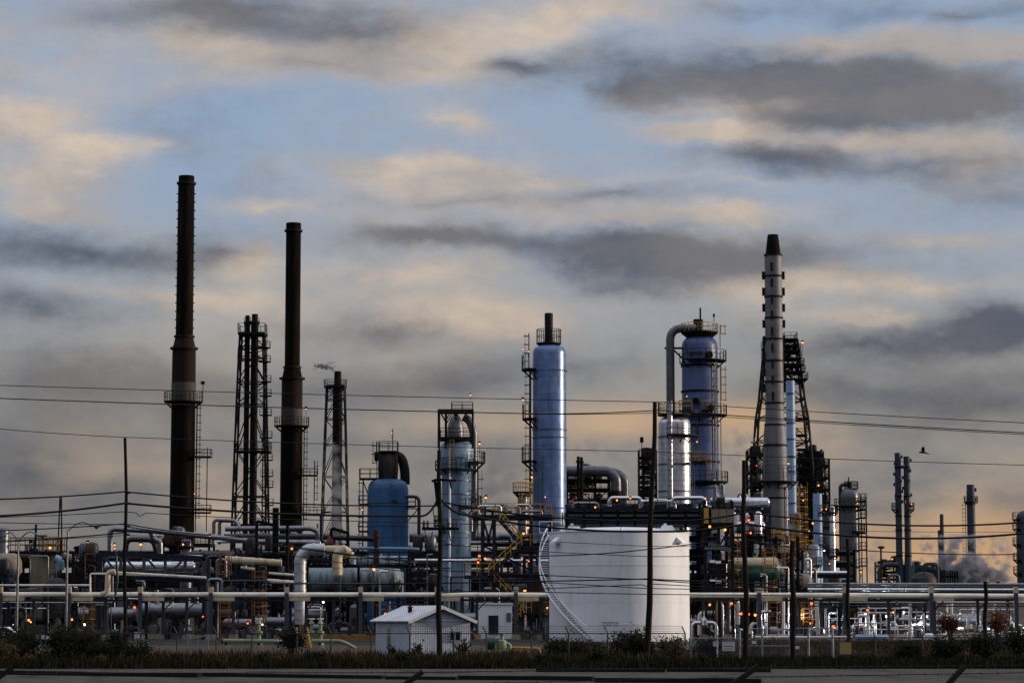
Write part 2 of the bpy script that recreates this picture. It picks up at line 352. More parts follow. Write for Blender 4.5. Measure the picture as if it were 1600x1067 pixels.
# ------------------------------------------------------------------ steelwork helpers
def ring_pts(c, r, a0, a1, n): return [Vector((c[0] + r * cos(a0 + (a1 - a0) * i / n), c[1] + r * sin(a0 + (a1 - a0) * i / n), c[2])) for i in range(n + 1)]
def rail(mb, pts, h=1.15, r=.045, step=1.3):
    for k in (h, h * .5):
        for a, b in zip(pts, pts[1:]): mb.bar(a + Vector((0, 0, k)), b + Vector((0, 0, k)), r * 1.6)
    for a, b in zip(pts, pts[1:]):
        L = (b - a).length; n = max(1, round(L / step))
        for i in range(n): p = a.lerp(b, i / n); mb.bar(p, p + Vector((0, 0, h)), r * 1.6)
    mb.bar(pts[-1], pts[-1] + Vector((0, 0, h)), r * 1.6); return mb
def platform(parent, c, r0, r1, a0=0., a1=2 * pi, mt='dark_steel', rm=None, h=1.15, brackets=True):
    n = max(6, int(28 * (a1 - a0) / (2 * pi)))
    t = max(.18, (r1 - r0) * .14)
    m = MB(); m.lathe([(r0, 0), (r1, 0), (r1, -t), (r0, -t)], c, n, 'z', a0, a1)
    if brackets:
        for i in range(0, n + 1, 3):
            a = a0 + (a1 - a0) * i / n; u = Vector((cos(a), sin(a), 0)); C = Vector(c)
            m.bar(C + u * (r1 - .15) - Vector((0, 0, t)), C + u * r0 - Vector((0, 0, (r1 - r0) * .8 + t)), .14)
    d = m.build('platform', mt, parent)
    q = MB(); rail(q, ring_pts(c, r1 - .05, a0, a1, n), h); q.build('railing', rm or mt, d); return d
def box_platform(parent, x0, x1, y0, y1, z, mt='dark_steel', rm=None, h=1.15, t=.22, name='platform'):
    m = MB(); m.box(((x0 + x1) / 2, (y0 + y1) / 2, z - t / 2), (x1 - x0, y1 - y0, t)); d = m.build(name, mt, parent)
    q = MB(); rail(q, [Vector(p) for p in ((x0, y0, z), (x1, y0, z), (x1, y1, z), (x0, y1, z), (x0, y0, z))], h); q.build('railing', rm or mt, d); return d
def ladder(parent, p, z1, cage=True, mt='dark_steel', w=.5, out=(0, -1), name='ladder', cr=.42):
    m = MB(); x, y, z0 = p; u = Vector((out[0], out[1], 0)); s = Vector((-out[1], out[0], 0)); P = Vector((x, y, 0))
    for k in (-1, 1): m.bar(P + s * k * w / 2 + Vector((0, 0, z0)), P + s * k * w / 2 + Vector((0, 0, z1)), .09)
    z = z0 + .3
    while z < z1: m.bar(P - s * w / 2 + Vector((0, 0, z)), P + s * w / 2 + Vector((0, 0, z)), .05); z += .6
    if cage:
        zz = [z0 + 2.2 + i * 1.2 for i in range(int(max(0, (z1 - z0 - 2.2)) / 1.2) + 1)]
        arc = [P + u * (cr * (1 - cos(a))) + s * (cr * sin(a) * 1.0) for a in [(-pi + 2 * pi * i / 8) * .999 for i in range(9)]]
        arc = [P + u * cr + (s * sin(a) - u * cos(a)) * cr for a in [-pi * .8 + 1.6 * pi * i / 8 for i in range(9)]]
        for z in zz:
            for a, b in zip(arc, arc[1:]): m.bar(a + Vector((0, 0, z)), b + Vector((0, 0, z)), .07)
        if zz:
            for a in arc[1::2]: m.bar(a + Vector((0, 0, zz[0])), a + Vector((0, 0, z1)), .05)
    return m.build(name, mt, parent)
def lattice(parent, cx, cy, lv, wb=.3, bb=.16, mt='dark_steel'):
    """lv = [(z, half width x, half width y)] bottom to top"""
    L = [[Vector((cx + a * hx, cy + b * hy, z)) for (a, b) in ((-1, -1), (1, -1), (1, 1), (-1, 1))] for (z, hx, hy) in lv]
    for k in range(4):
        m = MB()
        for A, B in zip(L, L[1:]): m.bar(A[k], B[k], wb)
        m.build('leg', mt, parent)
    m = MB()
    for i, (A, B) in enumerate(zip(L, L[1:])):
        for k in range(4):
            j = (k + 1) % 4; m.bar(B[k], B[j], bb * 1.2)
            if i % 2: m.bar(A[k], B[j], bb); m.bar(A[j], B[k], bb * .8)
            else:
                md = (B[k] + B[j]) / 2; m.bar(A[k], md, bb); m.bar(A[j], md, bb)
    m.build('bracing', mt, parent)
# lamps: build one, copy the rest
LAMP = {}
def lamp(px, py, D, kind='orange', post=1.6, size=1., head_down=True):
    key = (kind, post)
    p = pos(px, py, D)
    if key not in LAMP:
        t = thing('flood_lamp', None, 'lamp', (0, 0, 0))
        m = MB(); m.bar((0, 0, .25), (0, .35, .3), .07); m.bar((0, .35, .3), (0, .35, -post), .07); m.build('pole', 'dark_steel', t)
        m = MB(); m.lathe([(.08, .42), (.2, .36), (.3, .12), (.27, .1)], (0, 0, 0), 10); m.build('lamp_shade', 'dark_steel', t)
        m = MB(); m.sphere((0, 0, -.02), .15, 6, 1.15); m.build('bulb', 'bulb_' + kind, t)
        LAMP[key] = t; o = t
    else: o = copy_tree(LAMP[key])
    size *= (.8 if py < 810 else 1) * R.uniform(.6, 1.1); o.location = p; o.scale = (size,) * 3
    o['group'] = 'floodlights of the plant'
    auto(o, {'orange': 'lit orange floodlight', 'red': 'lit red lamp', 'white': 'lit white lamp'}[kind], px, py); return o
exec_parts = []
# ================================================================== GROUND
def sheet(name, x0, x1, y0, y1, z, m, nx=1, ny=1, fz=None):
    b = MB(); vs = []; fs = []
    for j in range(ny + 1):
        for i in range(nx + 1):
            x = x0 + (x1 - x0) * i / nx; y = y0 + (y1 - y0) * j / ny; vs.append((x, y, z + (fz(x, y) if fz else 0)))
    for j in range(ny):
        for i in range(nx): a = j * (nx + 1) + i; fs.append((a, a + 1, a + nx + 2, a + nx + 1))
    b.add(vs, fs, True); return struct(b.build(name, m))
sheet('ground', -4000, 4000, -200, 9000, -.012, 'gravel')
sheet('road', -120, 160, -60, 119.5, .0, 'concrete')
sheet('verge', -140, 180, 119.5, 150, .004, 'soil')
sheet('yard', -140, 180, 150, 222, .008, 'gravel_pale')
def sst(a, b, x): t = min(1, max(0, (x - a) / (b - a))); return t * t * (3 - 2 * t)
def bermz(x, y):
    w = sst(8.5, 14, x); r = sst(139, 150, y) * (1 - sst(168, 180, y))
    return w * r * (.72 + .10 * sin(x * .9) * cos(y * .5 + x * .2)) + .0 * x
sheet('earth_bank', 6, 120, 137, 182, .012, 'dry_grass', 240, 60, bermz)
def tankbank(x, y): return .25 * sst(150, 160, y) * (1 - sst(245, 255, y))
# dark low kerbs on the road
def kerb(px0, py0, px1, py1, hpx):
    D0 = CAMZ * F / (py0 + hpx - 965.5); D1 = CAMZ * F / (py1 + hpx - 965.5)
    a = Vector((X(px0, D0, 1050), D0, 0)); b = Vector((X(px1, D1, 1050), D1, 0)); h = S(hpx, (D0 + D1) / 2)
    m = MB(); m.bar(a + Vector((0, .12, h / 2)), b + Vector((0, .12, h / 2)), .3, h); struct(m.build('kerb', 'tar'))
kerb(838, 1042.5, 1040, 1043, 5.5); kerb(1042, 1043, 1205, 1043.5, 5)
kerb(-40, 1045, 130, 1047.5, 6.5); kerb(132, 1048, 312, 1050.5, 6); kerb(314, 1049.5, 600, 1053.5, 5.5)
kerb(604, 1054.5, 714, 1055.5, 5); kerb(716, 1053.5, 928, 1055, 6.5); kerb(930, 1057, 1190, 1058.5, 7)

# grass: blades in tufts
def grass(name, n, x0, x1, y0, y1, h0, h1, m, zf=None, seed=1, clump=.6):
    r = random.Random(seed); b = MB()
    for _ in range(n):
        cx, cy = r.uniform(x0, x1), r.uniform(y0, y1); hh = r.uniform(h0, h1)
        for _ in range(r.randint(4, 8)):
            x, y = cx + r.gauss(0, clump * .4), cy + r.gauss(0, clump * .4); z = (zf(x, y) if zf else 0)
            a = r.uniform(0, pi); w = .025 + r.random() * .02; h = hh * r.uniform(.6, 1.2); lx, ly = r.gauss(0, .22) * h, r.gauss(0, .22) * h
            dx_, dy_ = cos(a) * w, sin(a) * w
            b.add([(x - dx_, y - dy_, z), (x + dx_, y + dy_, z), (x + lx * .4 + dx_ * .6, y + ly * .4 + dy_ * .6, z + h * .6), (x + lx, y + ly, z + h), (x + lx * .4 - dx_ * .6, y + ly * .4 - dy_ * .6, z + h * .6)], [(0, 1, 2, 3, 4)])
    o = b.build(name, m); return o
g = grass('grass', 9000, -32, 36, 119.6, 138, .12, .5, 'grass', None, 3); tag(g, 'rough olive grass along the verge beyond the road', 'grass', kind='stuff')
g = grass('dry_grass', 6500, 11, 42, 136, 160, .1, .34, 'dry_grass', bermz, 4); tag(g, 'tall brown dry grass on the low bank behind the right fence', 'grass', kind='stuff')
g = grass('dry_weeds', 2600, -32, 10, 128, 145, .2, .75, 'dry_grass', None, 5); tag(g, 'straggly brown weeds behind the left and middle fence', 'weeds', kind='stuff')

# bushes with branches and leaves
def bush(px, D, wpx, hpx, leafm, label, n=900, py0=None, name='bush', twigs=9, seed=0, leaf=.1, grp=None, zf=0.):
    r = random.Random(seed + int(px)); x = X(px, D, 1000); rx, h = S(wpx / 2, D), S(hpx, D)
    t = thing(name, label, 'bush', (x, D, zf), grp)
    m = MB(); tips = []
    for _ in range(twigs):
        a = r.uniform(0, 2 * pi); k = r.uniform(.2, .9); tip = Vector((x + cos(a) * rx * k, D + sin(a) * rx * k * .7, zf + h * r.uniform(.55, .98)))
        md = Vector((x + cos(a) * rx * k * .35, D + sin(a) * rx * k * .25, zf + h * .45)); b0 = Vector((x + r.gauss(0, .08), D + r.gauss(0, .08), zf - .05))
        m.path([b0, md, tip], [.045, .03, .012], 5, cap=False); tips += [md.lerp(tip, q) for q in (.3, .6, 1)]
        for _ in range(4):
            p = md.lerp(tip, r.random()); q = p + Vector((r.gauss(0, .3), r.gauss(0, .3), r.uniform(.1, .5))) * h * .35; m.path([p, q], [.02, .007], 4, cap=False); tips.append(q)
    m.build('stem', 'twig', t)
    if n:
        m = MB()
        for _ in range(n):
            c = r.choice(tips); p = c + Vector((r.gauss(0, 1), r.gauss(0, 1), r.gauss(0, .9))) * rx * r.choice((.1, .2, .32))
            if p.z < zf: p.z = zf + .05
            u = Vector((r.gauss(0, 1), r.gauss(0, 1), r.gauss(0, 1))).normalized(); v = u.orthogonal().normalized(); s = leaf * r.uniform(.6, 1.4)
            m.add([p - u * s, p + v * s * .5, p + u * s, p - v * s * .5], [(0, 1, 2, 3)])
        m.build('crown', leafm, t)
    return t

# ================================================================== STACKS, TOWERS, COLUMNS
def tower_x(px, py, D): return pos(px, py, D).x
def prof(pts, D):      # [(py, half width px)] top to bottom -> lathe profile bottom to top
    q = [(S(hw, D) * 1.0, Z(py, D)) for (py, hw) in pts][::-1]
    return q
def body(t, cx, D, pts, m, name='shell', n=40, top=True, z0=None):
    p = prof(pts, D)
    if z0 is not None: p = [(p[0][0], z0)] + p
    if top: p = p + [(.001, p[-1][1])]
    return MB().lathe(p, (cx, D, 0), n).build(name, m, t)
def bands(t, cx, D, lst, m='dark_steel', name='ring', hh=.16, ex=.14):
    for (py, hw) in lst:
        z = Z(py, D); r = S(hw, D); MB().lathe([(r - .05, z - hh), (r + ex, z - hh), (r + ex, z + hh), (r - .05, z + hh)], (cx, D, 0), 40).build(name, m, t)

# --- tallest rust stack
D = 420; cx = tower_x(285.3, 720, D)
t = thing('chimney_stack', 'tallest dark rusty smokestack at left with pale band above its round platform', 'smokestack', (cx, D, 0))
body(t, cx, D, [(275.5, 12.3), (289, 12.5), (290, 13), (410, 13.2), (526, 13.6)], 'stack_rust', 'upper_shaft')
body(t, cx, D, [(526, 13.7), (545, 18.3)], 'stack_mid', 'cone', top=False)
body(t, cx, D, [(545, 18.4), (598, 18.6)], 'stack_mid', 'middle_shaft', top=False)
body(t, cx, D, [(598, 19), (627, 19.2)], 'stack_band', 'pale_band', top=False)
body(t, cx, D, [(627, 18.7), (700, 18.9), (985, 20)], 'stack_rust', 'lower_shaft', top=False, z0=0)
bands(t, cx, D, [(287, 13.3), (526, 14.3), (544.5, 20)], ex=.2)
m = MB()
for k in range(17):
    z = Z(303 + k * 13.1, D)
    for a in range(4):
        u = Vector((cos(a * pi / 2), sin(a * pi / 2), 0)); m.bar(Vector((cx, D, z)) + u * 1.2, Vector((cx, D, z)) + u * S(15.4, D), .16)
m.build('studs', 'stack_rust', t)
platform(t, (cx, D, Z(627, D)), S(19, D), S(30.5, D), h=1.5)
xr = cx + S(20, D)
ladder(t, (xr + .2, D - .5, Z(830, D)), Z(628, D), True, out=(1, 0)); ladder(t, (xr + 2.0, D - .5, Z(830, D)), Z(700, D), False, out=(1, 0), name='rung_ladder')
box_platform(t, xr - .1, xr + 2.6, D - 1.5, D + 1.2, Z(713, D)); box_platform(t, xr - .1, xr + 2.6, D - 1.5, D + 1.2, Z(800, D))
MB().bar((cx + S(30, D), D, Z(627, D)), (cx + S(30.5, D), D, Z(598, D)), .12).box((cx + S(30, D), D, Z(598, D)), (.6, .6, .5)).build('mast', 'dark_steel', t)
# --- second rust stack
D = 460; cx = tower_x(455.3, 720, D)
t = thing('chimney_stack', 'shorter dark rusty smokestack second from left with reddish stained foot', 'smokestack', (cx, D, 0))
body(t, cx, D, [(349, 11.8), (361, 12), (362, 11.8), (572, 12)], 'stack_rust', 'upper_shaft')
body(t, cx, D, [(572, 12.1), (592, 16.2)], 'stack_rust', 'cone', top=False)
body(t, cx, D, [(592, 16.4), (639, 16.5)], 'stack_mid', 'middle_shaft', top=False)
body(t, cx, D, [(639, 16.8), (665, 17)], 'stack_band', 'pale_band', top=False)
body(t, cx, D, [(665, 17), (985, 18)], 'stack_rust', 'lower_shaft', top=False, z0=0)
bands(t, cx, D, [(361, 12.6), (574, 12.6), (591.5, 18.6)], ex=.2)
platform(t, (cx, D, Z(665, D)), S(17, D), S(27.5, D), h=1.5); xr = cx + S(18, D)
ladder(t, (xr + .2, D - .5, Z(830, D)), Z(666, D), True, out=(1, 0)); box_platform(t, xr - .1, xr + 2.6, D - 1.5, D + 1.2, Z(742, D)); box_platform(t, xr - .1, xr + 4, D - 1.5, D + 1.2, Z(802, D))
ladder(t, (xr + 2.1, D - .5, Z(800, D)), Z(720, D), True, out=(1, 0), name='rung_ladder')
# --- twin-flue lattice tower
D = 450; cx = tower_x(392.5, 700, D)
t = thing('lattice_tower', 'tapering steel lattice tower with two flues between the rust stacks', 'tower', (cx, D, 0))
lv = []
for py, hw in ((985, 30), (900, 28), (820, 26.3), (776, 25.4), (703, 23.6), (633, 21.8), (598, 20.8), (562, 19.6), (543, 18.8), (521, 18)): lv.append((max(0, Z(py, D)), S(hw, D), S(hw * .9, D)))
lattice(t, cx, D, lv, .34, .18)
for hw, off, top in ((4.2, -8, 493), (5.8, 3.6, 491)):
    x = cx + S(off, D); r = S(hw, D)
    MB().lathe([(r, 0), (r, Z(509, D)), (r * 1.25, Z(506, D)), (r * 1.25, Z(503, D)), (r * .85, Z(501, D)), (r * .85, Z(top, D)), (.01, Z(top, D))], (x, D, 0), 20).build('flue', 'dark_steel', t)
    m = MB()
    for a in range(6):
        u = Vector((cos(a * pi / 3), sin(a * pi / 3), 0)); m.bar(Vector((x, D, Z(507, D))) + u * r * 1.3, Vector((x, D, Z(496, D))) + u * r * 1.1, .09)
    m.build('wind_cage', 'dark_steel', t)
hp = S(21, D)
box_platform(t, cx - hp, cx + hp, D - hp, D + hp, Z(521, D), h=1.6, t=.4)
h2 = S(24.6, D); box_platform(t, cx - h2, cx + h2 + .6, D - h2, D + h2, Z(705, D), h=1.6)
for py in (545, 567, 598, 620, 650, 685, 720, 745, 762, 790, 808):
    m = MB(); x = cx + S(18 + (py - 521) * .03, D); m.box((x + .2, D - 1.8, Z(py, D)), (2.0, 1.6, .16)); rail(m, [Vector((x - .8, D - 2.5, Z(py, D))), Vector((x + 1.2, D - 2.5, Z(py, D))), Vector((x + 1.2, D - 1, Z(py, D)))], 1.1); m.build('landing', 'dark_steel', t)
ladder(t, (cx + S(19.5, D), D - 1.6, 4), Z(521, D), True, out=(1, 0))
# --- far flare tower with steam
D = 620; cx = tower_x(525, 700, D)
t = thing('flare_tower', 'far thin chimney in a lattice frame half veiled by steam', 'tower', (cx, D, 0))
lv = [(max(0, Z(py, D)), S(hw, D), S(hw, D)) for py, hw in ((985, 26), (900, 22.5), (850, 21), (800, 19.5), (745, 18), (695, 16.6), (655, 15.4), (625, 14.4), (603, 13.6))]
lattice(t, cx - S(1, D), D, lv, .32, .2)
body(t, cx + .3, D, [(580, 5), (583, 5.6), (600, 5.8), (603, 7.5), (985, 8.5)], 'black_steel', 'flue', n=20, z0=0)
platform(t, (cx - .3, D, Z(604, D)), 1, S(18, D), h=1.7)
# --- blue drum tower
D = 360; cx = tower_x(606, 800, D)
t = thing('blue_drum', 'squat bright blue drum tower with dark neck and rails on top', 'process vessel', (cx, D, 0))
body(t, cx, D, [(748, 13), (749.5, 22), (753, 27.5), (759, 30.8), (766, 32), (985, 32)], 'blue_paint', 'shell', z0=.1)
body(t, cx, D, [(706, 12), (711, 15), (732, 16), (748, 15)], 'vessel_dark', 'neck')
bands(t, cx, D, [(786, 32), (822, 32)], 'blue_paint', hh=.08, ex=.06)
MB().path([(cx - 2, D + 1.5, Z(712, D)), (cx + S(20, D), D + 1.5, Z(710, D)), (cx + S(26, D), D + 1.2, Z(735, D)), (cx + S(26, D), D + 1.2, Z(756, D))], S(7.6, D), 16, bend=1.5).build('overhead_duct', 'dark_steel', t)
MB().box((cx + S(12, D), D - S(31, D), Z(775, D)), (1.1, .5, 1.5)).bar((cx + S(7, D), D - S(31.5, D), Z(785, D)), (cx + S(7, D), D - S(31, D), Z(757, D)), .1).build('access_hatch', 'blue_paint', t)
box_platform(t, cx - S(14, D), cx + S(15, D), D - 1.6, D + 1.6, Z(705, D), h=1.3); box_platform(t, cx - S(44, D), cx - S(12, D), D - 1.2, D + 1.2, Z(747, D), h=1.3)
MB().bar((cx + S(7, D), D, Z(705, D)), (cx + S(7, D), D, Z(670, D)), .12).build('vent_rod', 'dark_steel', t)
m = MB()
for k in (-11, 11):
    m.bar((cx + S(k, D), D - 1.5, Z(748, D)), (cx + S(k * 1.2, D), D - 1.5, Z(705, D)), .16)
m.bar((cx - S(40, D), D, Z(748, D)), (cx - S(30, D), D, Z(775, D)), .14); m.build('braces', 'dark_steel', t)
for py in (787, 829): box_platform(t, cx - S(45, D), cx - S(31, D), D - 1.2, D + 1.2, Z(py, D))
ladder(t, (cx - S(38, D), D - .8, Z(900, D)), Z(748, D), True, out=(-1, 0)); ladder(t, (cx - S(17, D), D - .8, Z(748, D)), Z(690, D), True, out=(-1, 0), name='rung_ladder')
box_platform(t, cx + S(31, D), cx + S(43, D), D - 1.2, D + 1.2, Z(790, D))
o = MB().path([(cx + S(30, D), D - 1, Z(776, D)), (cx + S(49, D), D - 1, Z(776, D)), (cx + S(49, D), D - 1, 0)], S(2.6, D), 12, bend=1.2).build('downcomer_pipe', 'pipe_dark', t)
m = MB(); m.bar((cx + S(31, D), D - 1, Z(795, D)), (cx + S(48, D), D - 1, Z(795, D)), .14); m.bar((cx + S(31, D), D - 1, Z(815, D)), (cx + S(47, D), D - 1, Z(796, D)), .14); m.build('pipe_support', 'dark_steel', t)
# --- pale blue column
D = 340; cx = tower_x(713.5, 780, D)
t = thing('pale_blue_column', 'pale blue column with square steel frame around its bullet-shaped head', 'process column', (cx, D, 0))
body(t, cx, D, [(691, 14), (692, 20), (695, 24), (700, 26.2), (735, 26.2), (742, 23), (985, 22)], 'pale_blue', 'shell', z0=0)
body(t, cx - S(2, D), D, [(646, .5), (648, 4.5), (653, 8), (660, 10.8), (670, 12.6), (691, 13.4)], 'vessel_grey', 'bullet_head', top=False)
bands(t, cx, D, [(716, 26.2), (751, 22.8), (772, 22.6), (791, 22.5), (812, 22.4), (832, 22.2), (852, 22.1), (872, 22)], 'vessel_grey', hh=.07, ex=.07)
MB().path([(cx + S(10, D), D + 1.5, Z(650, D)), (cx + S(19, D), D + 1.5, Z(655, D)), (cx + S(26, D), D + 1.5, Z(672, D)), (cx + S(26, D), D + 1.5, Z(825, D)), (cx + S(21, D), D + 1.5, Z(842, D))], S(6.2, D), 16, bend=1.2).build('side_duct', 'vessel_grey', t)
fx0, fx1 = cx - S(28, D), cx + S(25, D); fz0, fz1 = Z(702, D), Z(643, D)
m = MB()
for x in (fx0, fx0 + S(11, D), fx1):
    for y in (D - 2.2, D + 2.2): m.bar((x, y, fz0), (x, y, fz1), .22)
for y in (D - 2.2, D + 2.2): m.bar((fx0 - .1, y, fz1), (fx1 + .1, y, fz1), .3); m.bar((fx0 + S(11, D), y, Z(660, D)), (fx0 + S(2, D), y, fz1), .14); m.bar((fx0 + S(11, D), y, Z(660, D)), (fx0 + S(20, D), y, fz1), .14)
for x in (fx0, fx1): m.bar((x, D - 2.2, fz1), (x, D + 2.2, fz1), .25)
m.build('frame', 'dark_steel', t)
box_platform(t, cx - S(8, D), cx + S(25, D), D - 2, D + 2, Z(641, D), h=.95, t=.15); box_platform(t, cx - S(26, D), cx + S(24, D), D - 2.4, D + 2.4, Z(684, D), t=.35)
platform(t, (cx, D, Z(733, D)), S(26, D), S(34, D), h=1.1)
platform(t, (cx + S(24, D), D - .5, Z(722, D)), .5, S(21, D), -pi * .6, pi * .25, h=1.3); platform(t, (cx, D, Z(790, D)), S(22.5, D), S(39, D), -pi * .45, pi * .1, h=1.3); platform(t, (cx, D, Z(820, D)), S(22, D), S(36, D), pi * .8, pi * 1.2, h=1.2)
ladder(t, (cx - S(7, D), D - S(27.3, D), Z(735, D)), Z(684, D), False, mt='yellow'); MB().path([(cx - S(10, D), D - S(24, D), Z(700, D)), (cx - S(10, D), D - S(24, D), 3)], .14, 8).build('drain_pipe', 'trim_white', t)
ladder(t, (cx + S(33, D), D - .5, Z(860, D)), Z(735, D), True, out=(1, 0))
# --- tall periwinkle column G
D = 360; cx = tower_x(858.7, 680, D)
t = thing('tall_blue_column', 'tall smooth periwinkle blue column with short dark chimney on top', 'process column', (cx, D, 0))
body(t, cx, D, [(540, 16), (541.5, 20.5), (544, 23.6), (547, 25.2), (552, 26.2), (985, 26.6)], 'blue_column', 'shell', n=56, z0=0)
bands(t, cx, D, [(672, 26.3), (684, 26.3), (794, 26.6)], 'blue_big', hh=.09, ex=.09)
body(t, cx - S(1, D), D, [(489.5, 6.3), (492, 6.6), (524, 6.4), (537, 7.4), (541, 11)], 'dark_steel', 'vent_stack', n=24)
platform(t, (cx - S(1, D), D, Z(536, D)), S(7, D), S(19.5, D), h=1.9)
for py, r in ((577, 44), (654, 43), (720, 44)):
    platform(t, (cx, D, Z(py, D)), S(26, D), S(r, D), pi * .86, pi * 1.22, h=1.9)
ladder(t, (cx - S(31, D), D - 1, Z(800, D)), Z(577, D), True, out=(-1, 0)); ladder(t, (cx - S(32, D), D - 1, Z(577, D)), Z(522, D), True, out=(-1, 0), name='rung_ladder')
MB().path([(cx - S(30, D), D - .4, Z(577, D)), (cx - S(30, D), D - .4, Z(790, D))], .12, 6).build('conduit', 'dark_steel', t)
m = MB()
for a in range(0, 36):
    th = a * 2 * pi / 36; m.box((cx + cos(th) * S(26.4, D), D + sin(th) * S(26.4, D), Z(580, D)), (.14, .14, .22), th)
m.build('bolts', 'blue_big', t); ladder(t, (cx - S(15, D), D - S(22, D) - .4, Z(800, D)), Z(712, D), False, name='rung_ladder', mt='grey_steel')
# --- broad mottled blue column I
D = 400; cx = tower_x(1094, 650, D)
t = thing('broad_blue_column', 'broad mottled navy blue column with dish platform and big overhead pipe', 'process column', (cx, D, 0))
body(t, cx, D, [(526, 14), (528, 21), (531, 24.5), (535, 27), (541, 28.2), (752, 28.6), (768, 31), (790, 40), (800, 40), (985, 40)], 'blue_big', 'shell', n=56, z0=0)
bands(t, cx, D, [(572, 28.3), (612, 28.4), (665, 28.5), (722, 28.6), (758, 29), (790, 40)], 'dark_steel', hh=.14, ex=.16)
MB().lathe([(S(20, D), Z(528, D)), (S(29, D), Z(521, D)), (S(29, D), Z(519, D)), (1, Z(519, D))], (cx, D, 0), 40).build('dish_platform', 'dark_steel', t)
q = MB(); rail(q, ring_pts((cx, D, Z(519, D)), S(28.5, D), 0, 2 * pi, 22), 1.3); q.build('top_railing', 'yellow', t)
body(t, cx - S(2, D), D, [(499, 7.2), (502, 8.2), (503, 7), (519, 7.2)], 'dark_steel', 'nozzle', n=24)
MB().path([(cx + S(1.5, D), D, Z(500, D)), (cx + S(1.5, D), D, Z(481, D))], .14, 8).build('vent_rod', 'black_steel', t)
xx = cx - S(46.5, D)
MB().path([(cx - S(6, D), D - .5, Z(513.5, D)), (xx, D - .5, Z(513.5, D)), (xx, D - .5, Z(680, D))], S(6.6, D), 20, bend=S(20, D)).build('overhead_pipe', 'vessel_grey', t)
m = MB(); m.bar((xx - S(9, D), D - .5, Z(544.5, D)), (cx - S(27, D), D - .5, Z(544.5, D)), .3); m.bar((xx + S(6, D), D - .5, Z(548, D)), (cx - S(28, D), D - .5, Z(560, D)), .25); m.build('pipe_guide', 'black_steel', t)
for k, (py, a0, a1, r, c_) in enumerate(((563, -.75, .2, 42, 'dark_steel'), (648, -.75, .25, 42, 'dark_steel'), (752, -.75, .25, 43, 'dark_steel'), (642, -1.55, -1.05, 34, 'dark_steel'), (722, -1.9, -1.35, 34, 'dark_steel'), (566, 2.9, 3.3, 32, 'dark_steel'))):
    platform(t, (cx, D, Z(py, D)), S(28, D), S(r, D), pi * a0 if abs(a0) < 1.5 and k < 3 else a0, pi * a1 if k < 3 else a1, c_, 'yellow' if k in (3, 4) else None, h=1.5)
for a, py in ((-1.15, 557), (-1.1, 639), (-1.85, 629)):
    MB().path([(cx + cos(a) * S(27, D), D + sin(a) * S(27, D), Z(py, D)), (cx + cos(a) * S(34, D), D + sin(a) * S(34, D), Z(py, D))], .55, 14).build('manhole', 'black_steel', t)
ladder(t, (cx + S(31, D), D - 1.5, Z(648, D)), Z(573, D), True, 'yellow', out=(1, 0), cr=.6); ladder(t, (cx + S(31, D), D - 1.5, Z(545, D)), Z(509, D), True, 'yellow', out=(1, 0), cr=.6)
ladder(t, (cx + S(31, D), D - 1.5, Z(800, D)), Z(651, D), False, 'yellow', out=(1, 0), name='rung_ladder'); ladder(t, (cx + S(10, D), D - S(29, D) - .4, Z(752, D)), Z(712, D), True, 'yellow', name='rung_ladder')
MB().bar((cx + S(22, D), D - 1, Z(519, D)), (cx + S(22, D), D - 1, Z(494, D)), .1).box((cx + S(22, D), D - 1, Z(494, D)), (.3, .3, .5)).build('mast', 'black_steel', t)
for dx_ in (17, 20, 23): MB().path([(cx + S(dx_, D), D - S(22, D), Z(568, D)), (cx + S(dx_, D), D - S(22, D), Z(750, D))], .08, 6).build('conduit', 'pipe_grey', t)
m = MB()
for k in range(9):
    m.box((cx - S(18, D) + k * .24, D - S(28.2, D) + .004 * (k - 10) ** 2, Z(553, D)), (.17, .3, .3)); m.box((cx - S(18, D) + k * .24, D - S(28.2, D) + .004 * (k - 10) ** 2, Z(556.5, D)), (.14, .3, .2))
m.build('lettering_marks', 'ink', t)
# --- silver column J
D = 366; cx = tower_x(1054, 720, D)
t = thing('silver_column', 'silver clad round-topped column in front of the broad navy column', 'process column', (cx, D, 0))
body(t, cx, D, [(651, 12), (652.5, 18), (655, 22), (659, 24.4), (664, 25.2), (985, 25.2)], 'clad_silver', 'shell', n=48, z0=0)
bands(t, cx, D, [(683, 25.2), (726, 25.2), (768, 25.2)], 'vessel_grey', hh=.12, ex=.08)
MB().path([(cx - S(8.5, D), D - S(25, D), Z(629, D)), (cx - S(8.5, D), D - S(25, D), Z(780, D))], S(4.4, D), 16).build('front_pipe', 'clad_silver', t)
platform(t, (cx, D, Z(647, D)), .5, S(26, D), h=1.6, brackets=False); platform(t, (cx, D, Z(680, D)), S(25, D), S(38, D), -pi * .62, pi * .1, h=1.6)
box_platform(t, cx + S(6, D), cx + S(26, D), D - S(27, D), D - S(20, D), Z(643, D), 'dark_steel', 'yellow', 1.4)
MB().bar((cx + S(27, D), D - 1.5, Z(780, D)), (cx + S(27, D), D - 1.5, Z(690, D)), .1).bar((cx + S(30, D), D - 1.5, Z(780, D)), (cx + S(30, D), D - 1.5, Z(690, D)), .1).build('conduit', 'pipe_grey', t)
box_platform(t, cx + S(24, D), cx + S(37, D), D - 3, D - 1, Z(722, D), 'dark_steel', 'yellow', 1.4)
